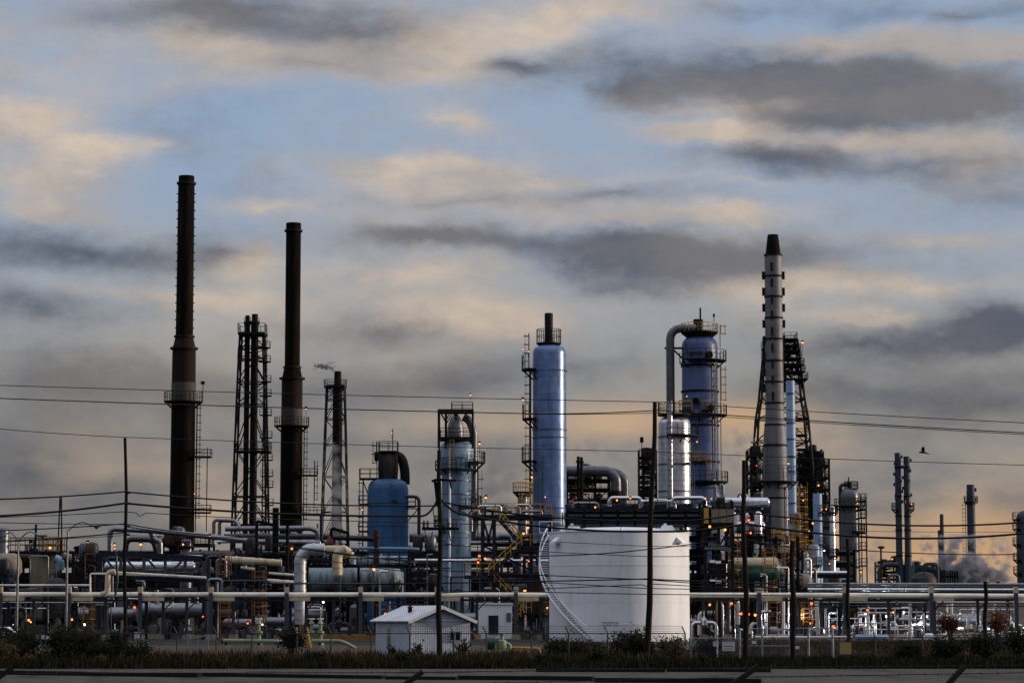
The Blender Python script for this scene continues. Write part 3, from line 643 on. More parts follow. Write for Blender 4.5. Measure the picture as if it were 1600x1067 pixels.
# scaffolded slender columns left of it
D = 372
def open_frame(px0, px1, D, depth, zs, label, m='dark_steel', name='steel_frame', rm=None, brace=True, cat='steel structure', bays=None, fill=0, wb=.28):
    x0, x1 = X(px0, D, 900), X(px1, D, 900); t = thing(name, label, cat, ((x0 + x1) / 2, D, 0))
    n = bays or max(1, round((x1 - x0) / 5)); xs = [x0 + (x1 - x0) * i / n for i in range(n + 1)]; ys = [D - depth / 2, D + depth / 2]
    for x in xs:
        for y in ys: MB().bar((x, y, 0), (x, y, zs[-1] + 1.1), wb).build('column', m, t)
    q = MB()
    for z in zs:
        for y in ys: q.bar((x0, y, z), (x1, y, z), wb * .9, wb * 1.2)
        for x in xs: q.bar((x, ys[0], z), (x, ys[1], z), wb * .8)
    q.build('beams', m, t)
    q = MB()
    for k, z in enumerate(zs): q.box(((x0 + x1) / 2, D, z + .2), (x1 - x0 - .1, depth - .2, .1))
    q.build('floors', m, t)
    q = MB()
    for z in zs: rail(q, [Vector(p) for p in ((x0, ys[0], z), (x1, ys[0], z), (x1, ys[1], z), (x0, ys[1], z), (x0, ys[0], z))], 1.2)
    q.build('railing', rm or m, t)
    if brace:
        q = MB(); zz = [0] + list(zs)
        for i, (a, b) in enumerate(zip(zz, zz[1:])):
            for k in range(n):
                if (i + k) % 2 == 0: q.bar((xs[k], ys[0], a), (xs[k + 1], ys[0], b), wb * .5); 
                if (i + k) % 3 == 0: q.bar((xs[k], ys[1], b), (xs[k + 1], ys[1], a), wb * .5)
        q.build('bracing', m, t)
    if fill:
        r = random.Random(int(px0) * 7 + int(px1))
        for z0, z1 in zip([0] + list(zs), list(zs) + [zs[-1] + 3]):
            for _ in range(fill):
                x = r.uniform(x0 + .8, x1 - .8); y = D + r.uniform(-depth * .3, depth * .3); k = r.random()
                if k < .35: rr = r.uniform(.4, 1.0); MB().lathe([(.05, z0 + .4), (rr * .8, z0 + .6), (rr, z0 + 1), (rr, z1 - .9), (rr * .8, z1 - .5), (.05, z1 - .3)], (x, y, 0), 14).build('drum', r.choice(['vessel_grey', 'vessel_dark', 'vessel_dark']), t)
                elif k < .75: z = r.uniform(z0 + .6, z1 - .5); a_ = r.uniform(x0, x - .3); MB().path([(a_, y, z), (x, y, z), (x, y, r.choice([z0 + .2, z1]))], r.uniform(.1, .32), 8, bend=.5).build('pipe', r.choice(['pipe_dark', 'pipe_grey', 'pipe_dark']), t)
                else: MB().box((x, y, z0 + .9), (r.uniform(.6, 1.6), 1, r.uniform(.8, 1.6)), .0).build('equipment_box', 'vessel_dark', t)
    return t
zs = [Z(p, D) for p in (775, 762, 746, 730, 716)]
open_frame(999, 1026, D, 3, zs, 'scaffold-like frame of slender platforms left of the silver column', wb=.16, fill=2, bays=1)
m = MB()
t = thing('slender_vessel_pair', 'two slender dark vessels inside the scaffold-like frame', 'process vessel', (X(1012, D), D, 0))
for px, w, py in ((1006, 2.4, 700), (1019, 3, 712)):
    MB().path([(X(px, D), D, 0), (X(px, D), D, Z(py, D))], S(w, D), 12).build('shell', 'pipe_dark', t)
MB().bar((X(1004, D), D, Z(705, D)), (X(1004, D), D, Z(688, D)), .1).box((X(1004, D), D, Z(687, D)), (.5, .5, .8)).build('vent', 'black_steel', t)
# --- grey finned stack K
D = 405; cx = tower_x(1211.2, 700, D)
t = thing('finned_stack', 'tall pale grey stack with dark cone tip and helical fins', 'smokestack', (cx, D, 0))
body(t, cx, D, [(367, 8), (369, 8.6), (398, 12)], 'stack_rust', 'tip')
body(t, cx, D, [(398, 13.4), (575, 14), (632, 14.6), (655, 14.8), (676, 17.8), (750, 19.4), (762, 19.6), (985, 20)], 'stack_grey', 'shell', n=48, z0=0)
bands(t, cx, D, [(399, 13.4), (432, 13.5), (464, 13.6), (497, 13.7), (530, 13.9), (564, 14), (597, 14.2), (630, 14.4), (664, 15.6), (696, 18.4), (778, 19.6)], hh=.13, ex=.12)
m = MB()
for k in range(17):
    z = Z(418 + k * 12.6, D); a0 = k * 2.2
    for a in ((0., pi) if k % 2 else (-pi / 2 - .25, pi / 2)): m.box(Vector((cx, D, z)) + Vector((cos(a), sin(a), 0)) * S(14.9, D), (.6, .34, 1.26), a)
m.build('fins', 'dark_steel', t)
platform(t, (cx + S(2, D), D, Z(752, D)), S(18, D), S(32, D), h=2.4, rm='grey_steel', mt='dark_steel')
MB().path([(cx + S(15.5, D), D - 1.5, Z(760, D)), (cx + S(15.5, D), D - 1.5, 5)], .1, 6).build('conduit', 'pipe_silver', t)
# --- derrick tower L behind it
D = 445; cx = tower_x(1222, 700, D)
t = thing('derrick_tower', 'dark braced derrick behind the grey finned stack with platforms at its head', 'tower', (cx, D, 0))
lv = [(max(0, Z(py, D)), S(hw, D), S(hw * .7, D)) for py, hw in ((985, 56), (850, 49), (765, 46), (722, 43.5), (690, 41), (655, 38.6), (625, 33.6), (598, 31), (570, 28.2), (548, 26), (532, 24))]
lattice(t, cx, D, lv, .3, .16)
for i, py in enumerate((532, 541, 550, 561, 572, 582, 594)):
    x0, x1 = cx + S(2, D), cx + S(22 + (i * 2.6 if i < 6 else 16), D); box_platform(t, x0, x1, D - 4 + (i % 2), D + 2, Z(py, D), h=1.0, t=.22)
for py in (545, 558, 575): box_platform(t, cx - S(31, D), cx - S(20, D), D - 3, D, Z(py, D), h=1.1, t=.3)
for py in (655, 680, 702): box_platform(t, cx + S(22, D), cx + S(37, D), D - 3, D, Z(py, D), h=1.1, t=.35)
q = MB()
for k in range(26):
    x = cx + S(R.uniform(2, 26), D); z = Z(R.uniform(596, 535), D); q.bar((x, D - 2, z), (x + R.uniform(-1, 1.2), D - 2, z - R.uniform(.5, 1.6)), .3)
q.build('hoist_gear', 'black_steel', t)
# --- sky-blue flue M
D = 432; cx = tower_x(1236, 700, D)
t = thing('sky_blue_flue', 'slim sky blue flue standing between the finned stack and derrick', 'smokestack', (cx, D, 0))
body(t, cx, D, [(595, 6.6), (740, 7.6), (985, 8)], 'sky_blue', 'shell', n=28, z0=0)
bands(t, cx, D, [(615, 6.8), (661, 7.1), (686, 7.3), (713, 7.5), (737, 7.7), (757, 7.8), (786, 7.9)], 'blue_big', hh=.12, ex=.1)
# --- dark process frames around it
D = 440
open_frame(1172, 1192, D, 8, [Z(p, D) for p in (880, 850, 820, 790, 760, 738, 712)], 'black steel tower of decks just left of the finned stack', bays=1, fill=4, wb=.4, name='deck_tower')
D = 448
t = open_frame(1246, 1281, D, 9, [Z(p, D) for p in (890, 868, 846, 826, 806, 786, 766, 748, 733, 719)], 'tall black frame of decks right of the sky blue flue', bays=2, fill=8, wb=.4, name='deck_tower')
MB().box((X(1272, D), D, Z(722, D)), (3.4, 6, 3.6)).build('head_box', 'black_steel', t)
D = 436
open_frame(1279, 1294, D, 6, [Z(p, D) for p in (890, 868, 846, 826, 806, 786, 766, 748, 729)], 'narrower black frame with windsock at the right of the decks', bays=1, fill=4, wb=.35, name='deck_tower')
cxw = X(1288, D); t = thing('windsock', 'dark windsock on a thin mast above the narrower black frame', 'windsock', (cxw, D, Z(729, D)))
MB().bar((cxw, D, Z(729, D)), (cxw, D, Z(710, D)), .1).build('mast', 'black_steel', t); MB().path([(cxw + .1, D, Z(710, D)), (cxw - .6, D, Z(711, D))], [.42, .2], 8).build('sock', 'black_steel', t)
def vcol(px, py, hw, D, m, label, name='vertical_vessel', pyb=985, dome=True, extra=None, group=None, ringm='dark_steel', plats=()):
    cx = X(px, D, (py + 900) / 2); t = thing(name, label, 'process vessel', (cx, D, 0), group)
    r = S(hw, D); zt = Z(py, D); p = [(r, 0), (r, zt - r * .55), (r * .92, zt - r * .3), (r * .7, zt - r * .12), (r * .35, zt - r * .02), (.01, zt)] if dome else [(r, 0), (r, zt), (.01, zt)]
    MB().lathe(p, (cx, D, 0), 28).build('shell', m, t)
    for i, q in enumerate(plats): platform(t, (cx, D, Z(q[0], D)), r, r + S(q[1], D), q[2], q[3], rm=(q[4] if len(q) > 4 else None), h=1.2)
    return t, cx
vcol(1278, 771, 7, 428, 'sky_blue', 'narrow bright blue vessel in front of the black frames', dome=False, plats=((800, 6, -1.5, .8), (850, 5, -1.5, .8)))
t, cx = vcol(1293, 800, 8.5, 430, 'vessel_grey', 'tall grey vessel at the right foot of the black frames', plats=((800, 5, -2.5, .8), (823, 5, -2.5, .8), (862, 5, -2.5, .8)))
vcol(1272, 850, 9, 400, 'pale_blue', 'grey blue vessel with square ledge below the narrow bright blue one', plats=((882, 4, -3, 0),)); vcol(1256, 862, 8, 390, 'pale_blue', 'short pale blue bottle shaped vessel below the sky blue flue'); vcol(1246, 800, 6, 410, 'pale_blue', 'slim pale vessel at the foot of the sky blue flue', plats=((815, 6, -3, 0), (842, 6, -3, .4)))
vcol(1301, 790, 4, 425, 'pipe_silver', 'thin bright riser right of the tall grey vessel', plats=((800, 5, -3, 1), (868, 5, -3, 1)))
# --- grey dome column P
D = 480; cx = tower_x(1328, 830, D)
t = thing('dome_column', 'dark grey dome-topped column with gooseneck pipe right of the derrick', 'process column', (cx, D, 0))
body(t, cx, D, [(762, 5), (763, 9), (766, 12.3), (771, 14.4), (778, 15.2), (985, 15.4)], 'vessel_grey', 'shell', z0=0)
MB().path([(cx - S(2, D), D, Z(757, D)), (cx - S(14, D), D, Z(757, D)), (cx - S(14, D), D, Z(900, D))], S(3, D), 14, bend=S(8, D)).build('gooseneck_pipe', 'pipe_dark', t)
MB().path([(cx, D, Z(764, D)), (cx, D, Z(753, D))], S(3.6, D), 12).path([(cx + S(-1, D), D, Z(755, D)), (cx + S(-1, D), D, Z(745, D))], .12, 6).build('nozzle', 'dark_steel', t)
platform(t, (cx + S(3, D), D, Z(763, D)), .5, S(11, D), h=1.3, brackets=False); platform(t, (cx, D, Z(790, D)), S(15, D), S(24, D), h=1.3); platform(t, (cx, D, Z(830, D)), S(15, D), S(23, D), -1.5, 1.5, h=1.3)
for py in (782, 795, 808, 832, 858, 883): box_platform(t, cx + S(15, D), cx + S(25, D), D - 1.5, D + 1.5, Z(py, D), h=1.3)
MB().bar((cx + S(24.5, D), D - 1, 0), (cx + S(24.5, D), D - 1, Z(777, D)), .22).bar((cx + S(17, D), D - 1, 0), (cx + S(17, D), D - 1, Z(773, D)), .18).build('stair_posts', 'dark_steel', t)
# --- twin far stacks
D = 650
for px, top, hw, lab in ((1404, 707.5, 4.8, 'left and taller of the twin dark blue stacks'), (1414.8, 713, 4.9, 'right and shorter of the twin dark blue stacks')):
    cx = tower_x(px, 800, D + (px - 1404) * .3); t = thing('twin_stack', lab + ' on the right horizon', 'smokestack', (cx, D, 0), 'twin stacks')
    body(t, cx, D, [(top, hw), (870, hw + .3), (890, hw + 2), (985, hw + 2)], 'haze_blue', 'shell', n=24, z0=0)
    m = MB()
    for k in range(14):
        a = k * 1.9; z = Z(top + 6 + k * 5.4, D); m.box((cx + cos(a) * S(hw, D), D + sin(a) * S(hw, D), z), (.9, .5, .8), a)
    m.build('fins', 'haze_blue', t); platform(t, (cx, D, Z(796, D)), S(5, D), S(11, D), (pi * .5 if px < 1410 else -pi * .5), (pi * 1.5 if px < 1410 else pi * .5), h=1.7)
    bands(t, cx, D, [(730, hw), (775, hw), (806, hw), (828, hw), (868, hw + .2)], hh=.2)
D = 655
t = open_frame(1372, 1430, D, 10, [Z(p, D) for p in (905, 894, 884)], 'black furnace deck at the foot of the twin dark blue stacks', fill=6, wb=.4, name='furnace_deck')
MB().path([(X(1369, D), D - 7, 0), (X(1369, D), D - 7, Z(883, D)), (X(1398, D), D - 7, Z(883, D))], S(4, D), 14, bend=4).build('elbow_duct', 'haze_blue', t)
t = thing('slim_mast', 'thin red mast left of the twin stacks', 'mast', (X(1377.5, 560), 560, 0)); MB().bar((X(1377.5, 560), 560, 0), (X(1377.5, 560), 560, Z(857, 560)), .35).lathe([(.5, 0), (.9, .3), (.5, .6)], (X(1378, 560), 560, Z(857, 560)), 10).build('pole', 'pipe_brown', t)
# --- more far stacks
D = 900; cx = tower_x(1472, 840, D); t = thing('far_stack', 'small thin stack standing in the steam on the right horizon', 'smokestack', (cx, D, 0))
body(t, cx, D, [(803, 3), (878, 3.8), (985, 4)], 'haze_blue', 'shell', n=16, z0=0); MB().bar((cx - S(4, D), D, 0), (cx - S(4, D), D, Z(828, D)), 1.).build('side_leg', 'haze_blue', t)
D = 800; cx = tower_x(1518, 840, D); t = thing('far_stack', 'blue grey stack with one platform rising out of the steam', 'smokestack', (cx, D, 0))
body(t, cx, D, [(757, 6.2), (782, 6.4), (985, 6.8)], 'haze_blue', 'shell', n=24, z0=0); platform(t, (cx, D, Z(784, D)), S(6, D), S(11, D), h=1.8)
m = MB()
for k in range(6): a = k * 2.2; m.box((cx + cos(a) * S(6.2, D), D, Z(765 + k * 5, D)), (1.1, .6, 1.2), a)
m.build('fins', 'haze_blue', t); ladder(t, (cx - S(8.5, D), D, 10), Z(784, D), True, out=(-1, 0), cr=.7)
D = 500; cx = tower_x(1610, 860, D); t = thing('dome_column', 'dark blue column cut off by the right edge of the picture', 'process column', (cx, D, 0))
body(t, cx, D, [(797, 8), (799, 15), (803, 19), (809, 21), (985, 21.5)], 'haze_blue', 'shell', z0=0)
for py in (811, 826, 850, 874, 895): platform(t, (cx, D, Z(py, D)), S(21, D), S(27, D), pi * .8, pi * 1.2, h=1.3)
# --- cooling towers, conveyor bridge
for i, (px, top, w) in enumerate(((1434, 883, 17), (1448, 885.5, 12), (1459, 888, 11), (1469, 890, 10))):
    D = 560 + i * 25; x = X(px, D); t = thing('cooling_tower_cell', ['leftmost and largest', 'second', 'third', 'rightmost and smallest'][i] + ' of the boxy blue cooling cells right of the twin stacks', 'cooling tower', (x, D, 0), 'row of cooling cells')
    m = MB(); w_ = S(w, D); m.box((x, D, Z(top, D) / 2), (w_, 8, Z(top, D))); m.build('casing', 'haze_blue', t); MB().box((x, D - 4.1, Z(top + 4, D)), (w_ * .9, .2, .3)).build('ledge', 'haze_blue', t); m = MB().lathe([(w_ * .3, 0), (w_ * .36, .8)], (x, D, Z(top, D)), 14); m.build('fan_ring', 'haze_blue', t)
D = 520; open_frame(1432, 1494, D, 3, [Z(901, D)], 'low pipe bridge in front of the cooling cells and steam', wb=.3, bays=8, brace=False, name='pipe_bridge')
t = thing('radio_mast', 'faint thin lattice mast on the left horizon', 'mast', (X(92, 800), 800, 0)); lattice(t, X(92, 800), 800, [(0, .8, .8), (12, .7, .7), (24, .6, .6), (Z(775, 800), .3, .3)], .16, .1)
# ================================================================== PLANT IN THE MIDDLE
def pipe(name, label, pts, D, r, m, bend=2.2, n=12, ringstep=0, cat='pipe', group=None, noun=None):
    w = [pos(p[0], p[1], p[2] if len(p) > 2 else D) for p in pts]; r = S(r, D); b = MB(); b.path(w, r, n, bend=bend * r)
    if ringstep:
        for a, c in zip(w, w[1:]):
            L = (c - a).length; d = (c - a).normalized(); k = bend * r + .3
            while k < L - bend * r: q = a + d * k; b.path([q - d * .09, q + d * .09], r * 1.09, n); k += ringstep
    o = b.build(name, m, None, w[0]); tag(o, label, cat, group)
    if noun: auto(o, noun, sum(p[0] for p in pts) / len(pts), sum(p[1] for p in pts) / len(pts))
    return o
def hvessel(px0, px1, py0, py1, D, m, label, name='horizontal_vessel', legs=True, n=28, saddle=True, group=None, noun=None, bandm=None):
    z0, z1 = Z(py1, D), Z(py0, D); r = (z1 - z0) / 2; zc = (z0 + z1) / 2; x0, x1 = X(px0, D, (py0 + py1) / 2), X(px1, D, (py0 + py1) / 2)
    t = thing(name, label, 'process vessel', ((x0 + x1) / 2, D, 0), group); e = r * .55
    p = [(.01, x0), (r * .5, x0 + e * .12), (r * .82, x0 + e * .42), (r, x0 + e), (r, x1 - e), (r * .82, x1 - e * .42), (r * .5, x1 - e * .12), (.01, x1)]
    MB().lathe(p, (0, D, zc), n, 'x').build('shell', m, t)
    q = MB(); k = x0 + e
    while k < x1 - e + .1: q.lathe([(r * 1.0, k - .06), (r * 1.035, k - .06), (r * 1.035, k + .06), (r, k + .06)], (0, D, zc), n, 'x'); k += max(1.5, (x1 - x0 - 2 * e) / 5)
    q.build('girth_bands', bandm or m, t)
    if saddle:
        for k in (.25, .75):
            x = x0 + (x1 - x0) * k; MB().box((x, D, zc / 2 - r * .2), (.4, r * 1.3, max(.3, zc - r * .4))).build('saddle', 'concrete_pier' if zc < 4 else 'dark_steel', t)
    MB().path([(x0 + (x1 - x0) * .5, D, zc + r * .9), (x0 + (x1 - x0) * .5, D, zc + r * 1.35)], r * .22, 10).build('nozzle', m, t)
    if noun: auto(t, noun, (px0 + px1) / 2, (py0 + py1) / 2)
    return t
# --- front pipe rack with the long white pipe
D0 = 285
t = thing('pipe_rack', 'long low front pipe rack of grey posts carrying the cream white pipeline', 'pipe rack', (0, D0, 0))
tall = [-80, 3, 110, 221, 331, 449, 564, 683, 806, 905, 990, 1185, 1318, 1453, 1585, 1690]
for px in tall:
    x = X(px, D0); MB().bar((x, D0 - .9, .5), (x, D0 - .9, Z(929, D0) + .2), .42).build('column', 'grey_steel', t); MB().bar((x, D0 - .9, Z(929, D0) + .2), (x, D0 - .9, Z(916.5, D0)), .5).build('stub', 'pipe_cream', t)
    MB().box((x, D0 - .9, .25), (1., 1., .62)).build('footing', 'concrete_pier', t)
    MB().bar((x, D0 - 1, Z(936, D0)), (x, D0 + 4, Z(936, D0)), .3).build('crossbeam', 'grey_steel', t)
    MB().bar((x, D0 + 4, 0), (x, D0 + 4, Z(936, D0)), .34).build('column', 'blue_steel', t)
    MB().box((x + 1.4, D0 - .5, Z(935.6, D0)), (2.3, .5, .42)).build('pipe_shoe', 'pipe_cream', t)
for px in (50, 163, 253, 290, 363, 477, 520, 630, 745, 845, 1100, 1138, 1250, 1285, 1390, 1462, 1530):
    x = X(px, D0); MB().bar((x, D0 + 1.2, 0), (x, D0 + 1.2, Z(936.5, D0)), .32).build('column', 'grey_steel', t)
    MB().box((x, D0 + 1.2, .25), (.9, .9, .6)).build('footing', 'concrete_pier', t)
    MB().bar((x, D0 + 1.2, Z(936.5, D0) - 1.2), (x + 1.2, D0 + 1.2, Z(936.5, D0)), .14).build('knee_brace', 'grey_steel', t)
MB().bar((X(-80, D0), D0 + .6, Z(937, D0)), (X(1690, D0), D0 + .6, Z(937, D0)), .3, .24).build('stringer', 'grey_steel', t)
pipe('white_pipeline', 'long thick cream white pipeline running along the front rack, left part', [(-80, 928.5), (862, 929.2)], D0, 3.9, 'pipe_white', n=16)
pipe('white_pipeline', 'thick cream white pipeline emerging right of the white tank along the front rack', [(862, 929.2), (1318, 930), (1700, 932)], D0, 4.2, 'pipe_white', n=16)
pipe('grey_pipeline', 'thin grey line just below the cream white pipeline at left', [(-80, 941), (160, 941.5), (176, 941), (176, 900)], D0 + 3, 1.3, 'pipe_grey')
pipe('grey_pipeline', 'thin pale line above the cream white pipeline at the far left', [(-80, 914), (140, 914)], D0 + 5, 1.6, 'pipe_white')
pipe('white_riser', 'short thick cream pipe rising from the pipeline near the left bare pole', [(158, 929, D0), (168, 926, D0), (169, 894), (180, 893)], D0 + .2, 4.6, 'pipe_cream', n=14)
pipe('pipe', 'slim white pipe leaving the top of the cream riser rightwards', [(178, 894), (322, 902)], D0 + .4, 1.8, 'pipe_white')
pipe('pipe_loop', 'slim white pipe loop at the left of the cream riser', [(141, 925), (141, 896), (172, 896)], D0 + 2, 1.4, 'pipe_white')
pipe('pipe_riser', 'slim pipe pair curving up in front of the lattice truss bridge', [(180, 930), (184, 905), (181, 864), (188, 860)], D0 - 2, 1.9, 'pipe_dark', bend=5)
pipe('curved_pipe', 'white pipe curving down below the pipeline between the left rack posts', [(200, 935), (270, 938), (270, 949), (256, 949)], D0 + 2.5, 1.2, 'pipe_white', bend=5)
# right upper pipes on the rack
for i, (y, r, m, lab) in enumerate(((912, 2.2, 'pipe_grey', 'uppermost grey pipeline over the right rack'), (916.5, 1.6, 'pipe_dark', 'dark pipeline second from top over the right rack'), (920.5, 2.2, 'pipe_silver', 'bright silver pipeline third from top over the right rack'), (925, 1.4, 'black_steel', 'black pipeline just above the cream pipeline at right'), (941, 1.4, 'pipe_grey', 'grey line hung below the cream pipeline at right'), (946, 1.0, 'pipe_dark', 'thin dark line hung lowest below the cream pipeline at right'))):
    pipe('grey_pipeline', lab, [(1262, y), (1700, y + 1)], D0 + (2 + i * 1.2 if i < 4 else 2), r, m)
for px in (1310, 1374, 1438, 1502, 1560): MB_ = None
# --- left edge equipment
hvessel(-60, 34, 864, 905, 330, 'vessel_beige', 'big beige drum with rounded end cut by the left edge')
vcol(3, 823, 11, 345, 'vessel_grey', 'tall rounded grey vessel behind the beige drum at the left edge')
t, cx = vcol(71, 864, 22, 335, 'vessel_beige', 'squat beige flat-topped drum with railings at left', dome=False); platform(t, (cx, 335, Z(862, 335)), 1, S(25, 335), h=1.6, rm='dark_steel')
box_platform(t, cx - S(5, 335), cx + S(23, 335), 332, 336, Z(862, 335), 'dark_steel', 'yellow', 1.9)
pipe('duct', 'fat beige duct sloping down from the squat drum to the truss bridge', [(99, 868), (112, 872), (127, 888), (160, 889)], 325, 6, 'vessel_beige', bend=1.5, n=16, ringstep=1.5)
pipe('duct', 'pale blue grey elbow at the right side of the squat beige drum', [(94, 890), (94, 876), (86, 872)], 328, 6.5, 'pale_blue', bend=1, n=16)
t = thing('catwalk', 'long dark catwalk with railings above the left drums', 'catwalk', (X(60, 350), 350, 0)); box_platform(t, X(-60, 350), X(100, 350), 348, 351, Z(862, 350), 'black_steel', 'dark_steel', 1.9, t=1.4, name='deck')
for px in (-20, 20, 55, 95): MB().bar((X(px, 350), 349, 0), (X(px, 350), 349, Z(868, 350)), .35).build('column', 'dark_steel', t)
for px, top in ((119, 853), (124, 852)):
    x = X(px, 352); t = thing('vent_pipe', ('left' if px < 120 else 'right') + ' one of two short black vent pipes left of the truss bridge', 'pipe', (x, 352, 0)); MB().path([(x, 352, 0), (x, 352, Z(top, 352))], .32, 8).lathe([(.5, 0), (.5, .3)], (x, 352, Z(top, 352) - .4), 10).build('stem', 'black_steel', t)
x = X(54, 356); t = thing('antenna_mast', 'thin dark antenna mast standing above the left catwalk', 'mast', (x, 356, 0)); MB().path([(x, 356, 0), (x, 356, Z(819, 356))], .16, 6).path([(x - .5, 356, Z(826, 356)), (x + .5, 356, Z(826, 356))], .07, 5).build('pole', 'black_steel', t)
# --- truss bridge
D = 305; t = thing('truss_bridge', 'blue grey lattice truss bridge carrying pipes at left', 'truss bridge', (X(240, D), D, 0))
za, zb = Z(866, D), Z(899, D)
def TP(px, f): return (X(px, D), pos(px, (864 + (px - 160) * .052) if f else (900 + (px - 160) * .045), D).z)
for y in (D - 2, D + 2):
    m = MB()
    a, b = TP(158, 1), TP(324, 1); m.bar((a[0], y, a[1]), (b[0], y, b[1]), .5, .55); a, b = TP(158, 0), TP(324, 0); m.bar((a[0], y, a[1]), (b[0], y, b[1]), .4, .5); m.build('chord', 'blue_steel', t)
    m = MB(); nodes = [160, 192, 228, 261, 292, 322]
    for i, (p, q) in enumerate(zip(nodes, nodes[1:])):
        u, v, w_, s_ = TP(p, 1), TP(p, 0), TP(q, 1), TP(q, 0); m.bar((u[0], y, u[1]), (v[0], y, v[1]), .35)
        if (i < 3) == (y < D): m.bar((u[0], y, u[1]), (s_[0], y, s_[1]), .26)
        else: m.bar((v[0], y, v[1]), (w_[0], y, w_[1]), .26)
    u, v = TP(322, 1), TP(322, 0); m.bar((u[0], y, u[1]), (v[0], y, v[1]), .5); m.build('web', 'grey_steel', t)
for px in (160, 322):
    for y in (D - 2, D + 2): MB().bar((X(px, D), y, 0), (X(px, D), y, TP(px, 1)[1]), .45).build('column', 'blue_steel', t)
hvessel(163, 306, 877, 894, D, 'pipe_silver', 'long grey ribbed horizontal vessel seen through the truss bridge', saddle=False, n=24)
pipe('pipe', 'pale pipe resting along the top right of the truss bridge', [(268, 869), (318, 870), (322, 880)], D - .5, 3, 'pipe_silver')
pipe('pipe', 'white pipe lying along the bottom chord of the truss bridge', [(150, 896), (250, 899), (322, 903)], D - 2.6, 1.7, 'pipe_white')
pipe('pipe', 'bent pale pipe looping inside the right bay of the truss bridge', [(270, 900), (275, 884), (288, 882), (300, 884)], D, 1.4, 'pipe_silver')
# --- upper pipes between the left pole and second stack
D = 340
pipe('overhead_pipe', 'large grey pipe rising then running right above the truss bridge', [(172, 866), (172, 826), (238, 829), (400, 846), (500, 848)], D, 4.2, 'pipe_grey', n=14, ringstep=3)
pipe('overhead_pipe', 'dark pipe just below the large grey pipe above the truss bridge', [(195, 868), (198, 842), (240, 843), (246, 868)], D + 5, 4.4, 'pipe_dark', n=14)
pipe('overhead_pipe', 'short grey elbow dropping behind the truss bridge', [(236, 830), (240, 843), (250, 846), (250, 900)], D + 2, 4.6, 'pipe_grey', n=14, ringstep=2)
t, cx = vcol(291, 842, 9, 350, 'vessel_grey', 'small grey flat-topped drum right of the leftmost overhead elbows'); platform(t, (cx, 350, Z(853, 350)), S(8, 350), S(14, 350), h=1.1)
for i, px in enumerate((334, 343)):
    pipe('u_bend_pipe', ('left' if i == 0 else 'right') + ' one of two grey pipes bent over at the foot of the lattice tower', [(px, 850), (px, 812 + i), (372 - (1 - i) * 4, 813 + i), (374, 826)], 352 + i * 2, 2.8, 'pipe_grey', n=12)
pipe('overhead_pipe', 'long blue grey pipe bending down left of the blue drum', [(352, 826), (486, 825), (497, 830), (498, 856)], 350, 4.2, 'pipe_grey', n=14, ringstep=3)
pipe('overhead_pipe', 'long dark pipe below the blue grey one ending before the blue drum', [(350, 838), (500, 838), (590, 842)], 356, 4.5, 'pipe_dark', n=14)
pipe('overhead_pipe', 'thin grey pipe third down between the lattice tower and blue drum', [(340, 846), (470, 846)], 346, 2.4, 'pipe_silver', ringstep=2)
pipe('standpipe', 'blue steel standpipe bent to the right below the far flare tower', [(502, 802), (502, 846), (512, 850)], 345, 2.6, 'blue_steel')
for px, top, D_, lab in ((428, 793, 318, 'left of two tall thin black vent pipes below the second rust stack'), (432.5, 793, 318, 'right of two tall thin black vent pipes below the second rust stack'), (449, 821, 322, 'single shorter black vent pipe right of the pair below the second stack'), (586.5, 827, 325, 'left thin brown vent pipe before the blue drum'), (589.5, 829, 325, 'right thin brown vent pipe before the blue drum'), (778, 712, 362, ''), (904, 713, 372, 'leftmost black vent pipe above the big twin ducts'), (909, 714, 374, 'second black vent pipe above the big twin ducts')):
    if lab:
        x = X(px, D_, 860); t = thing('vent_pipe', lab, 'pipe', (x, D_, 0)); MB().path([(x, D_, 0), (x, D_, Z(top, D_))], .22, 8).lathe([(.3, -.9), (.36, -.9), (.36, -.6), (.2, -.6)], (x, D_, Z(top, D_)), 10).build('stem', 'black_steel' if px < 560 or px > 700 else 'pipe_brown', t)
def goalpost(px0, px1, py, D, label):
    t = thing('pipe_portal', label, 'steel portal', (X(px0, D), D, 0)); z = Z(py, D)
    MB().bar((X(px0, D), D, 0), (X(px0, D), D, z), .35).build('post', 'black_steel', t); MB().bar((X(px1, D), D, 0), (X(px1, D), D, z - .5), .35).build('post', 'black_steel', t); MB().bar((X(px0, D), D, z), (X(px1, D), D, z - .6), .4).build('beam', 'black_steel', t)
goalpost(400, 432, 814, 316, 'black steel portal frame below the second rust stack'); goalpost(517, 543, 825, 318, 'black steel portal frame just left of the blue drum')
# windvane-like red thing
t = thing('relief_valve', 'dark red relief valve standing above the white elbow duct', 'valve', (X(515, 318), 318, 0)); x = X(515, 318)
MB().path([(x, 318, 0), (x, 318, Z(852, 318))], .14, 8).build('stem', 'dark_steel', t); MB().lathe([(.25, 0), (.42, .3), (.36, .9), (.2, 1.1), (.15, 1.6), (.05, 1.8)], (x, 318, Z(853, 318)), 12).build('bonnet', 'red_paint', t)
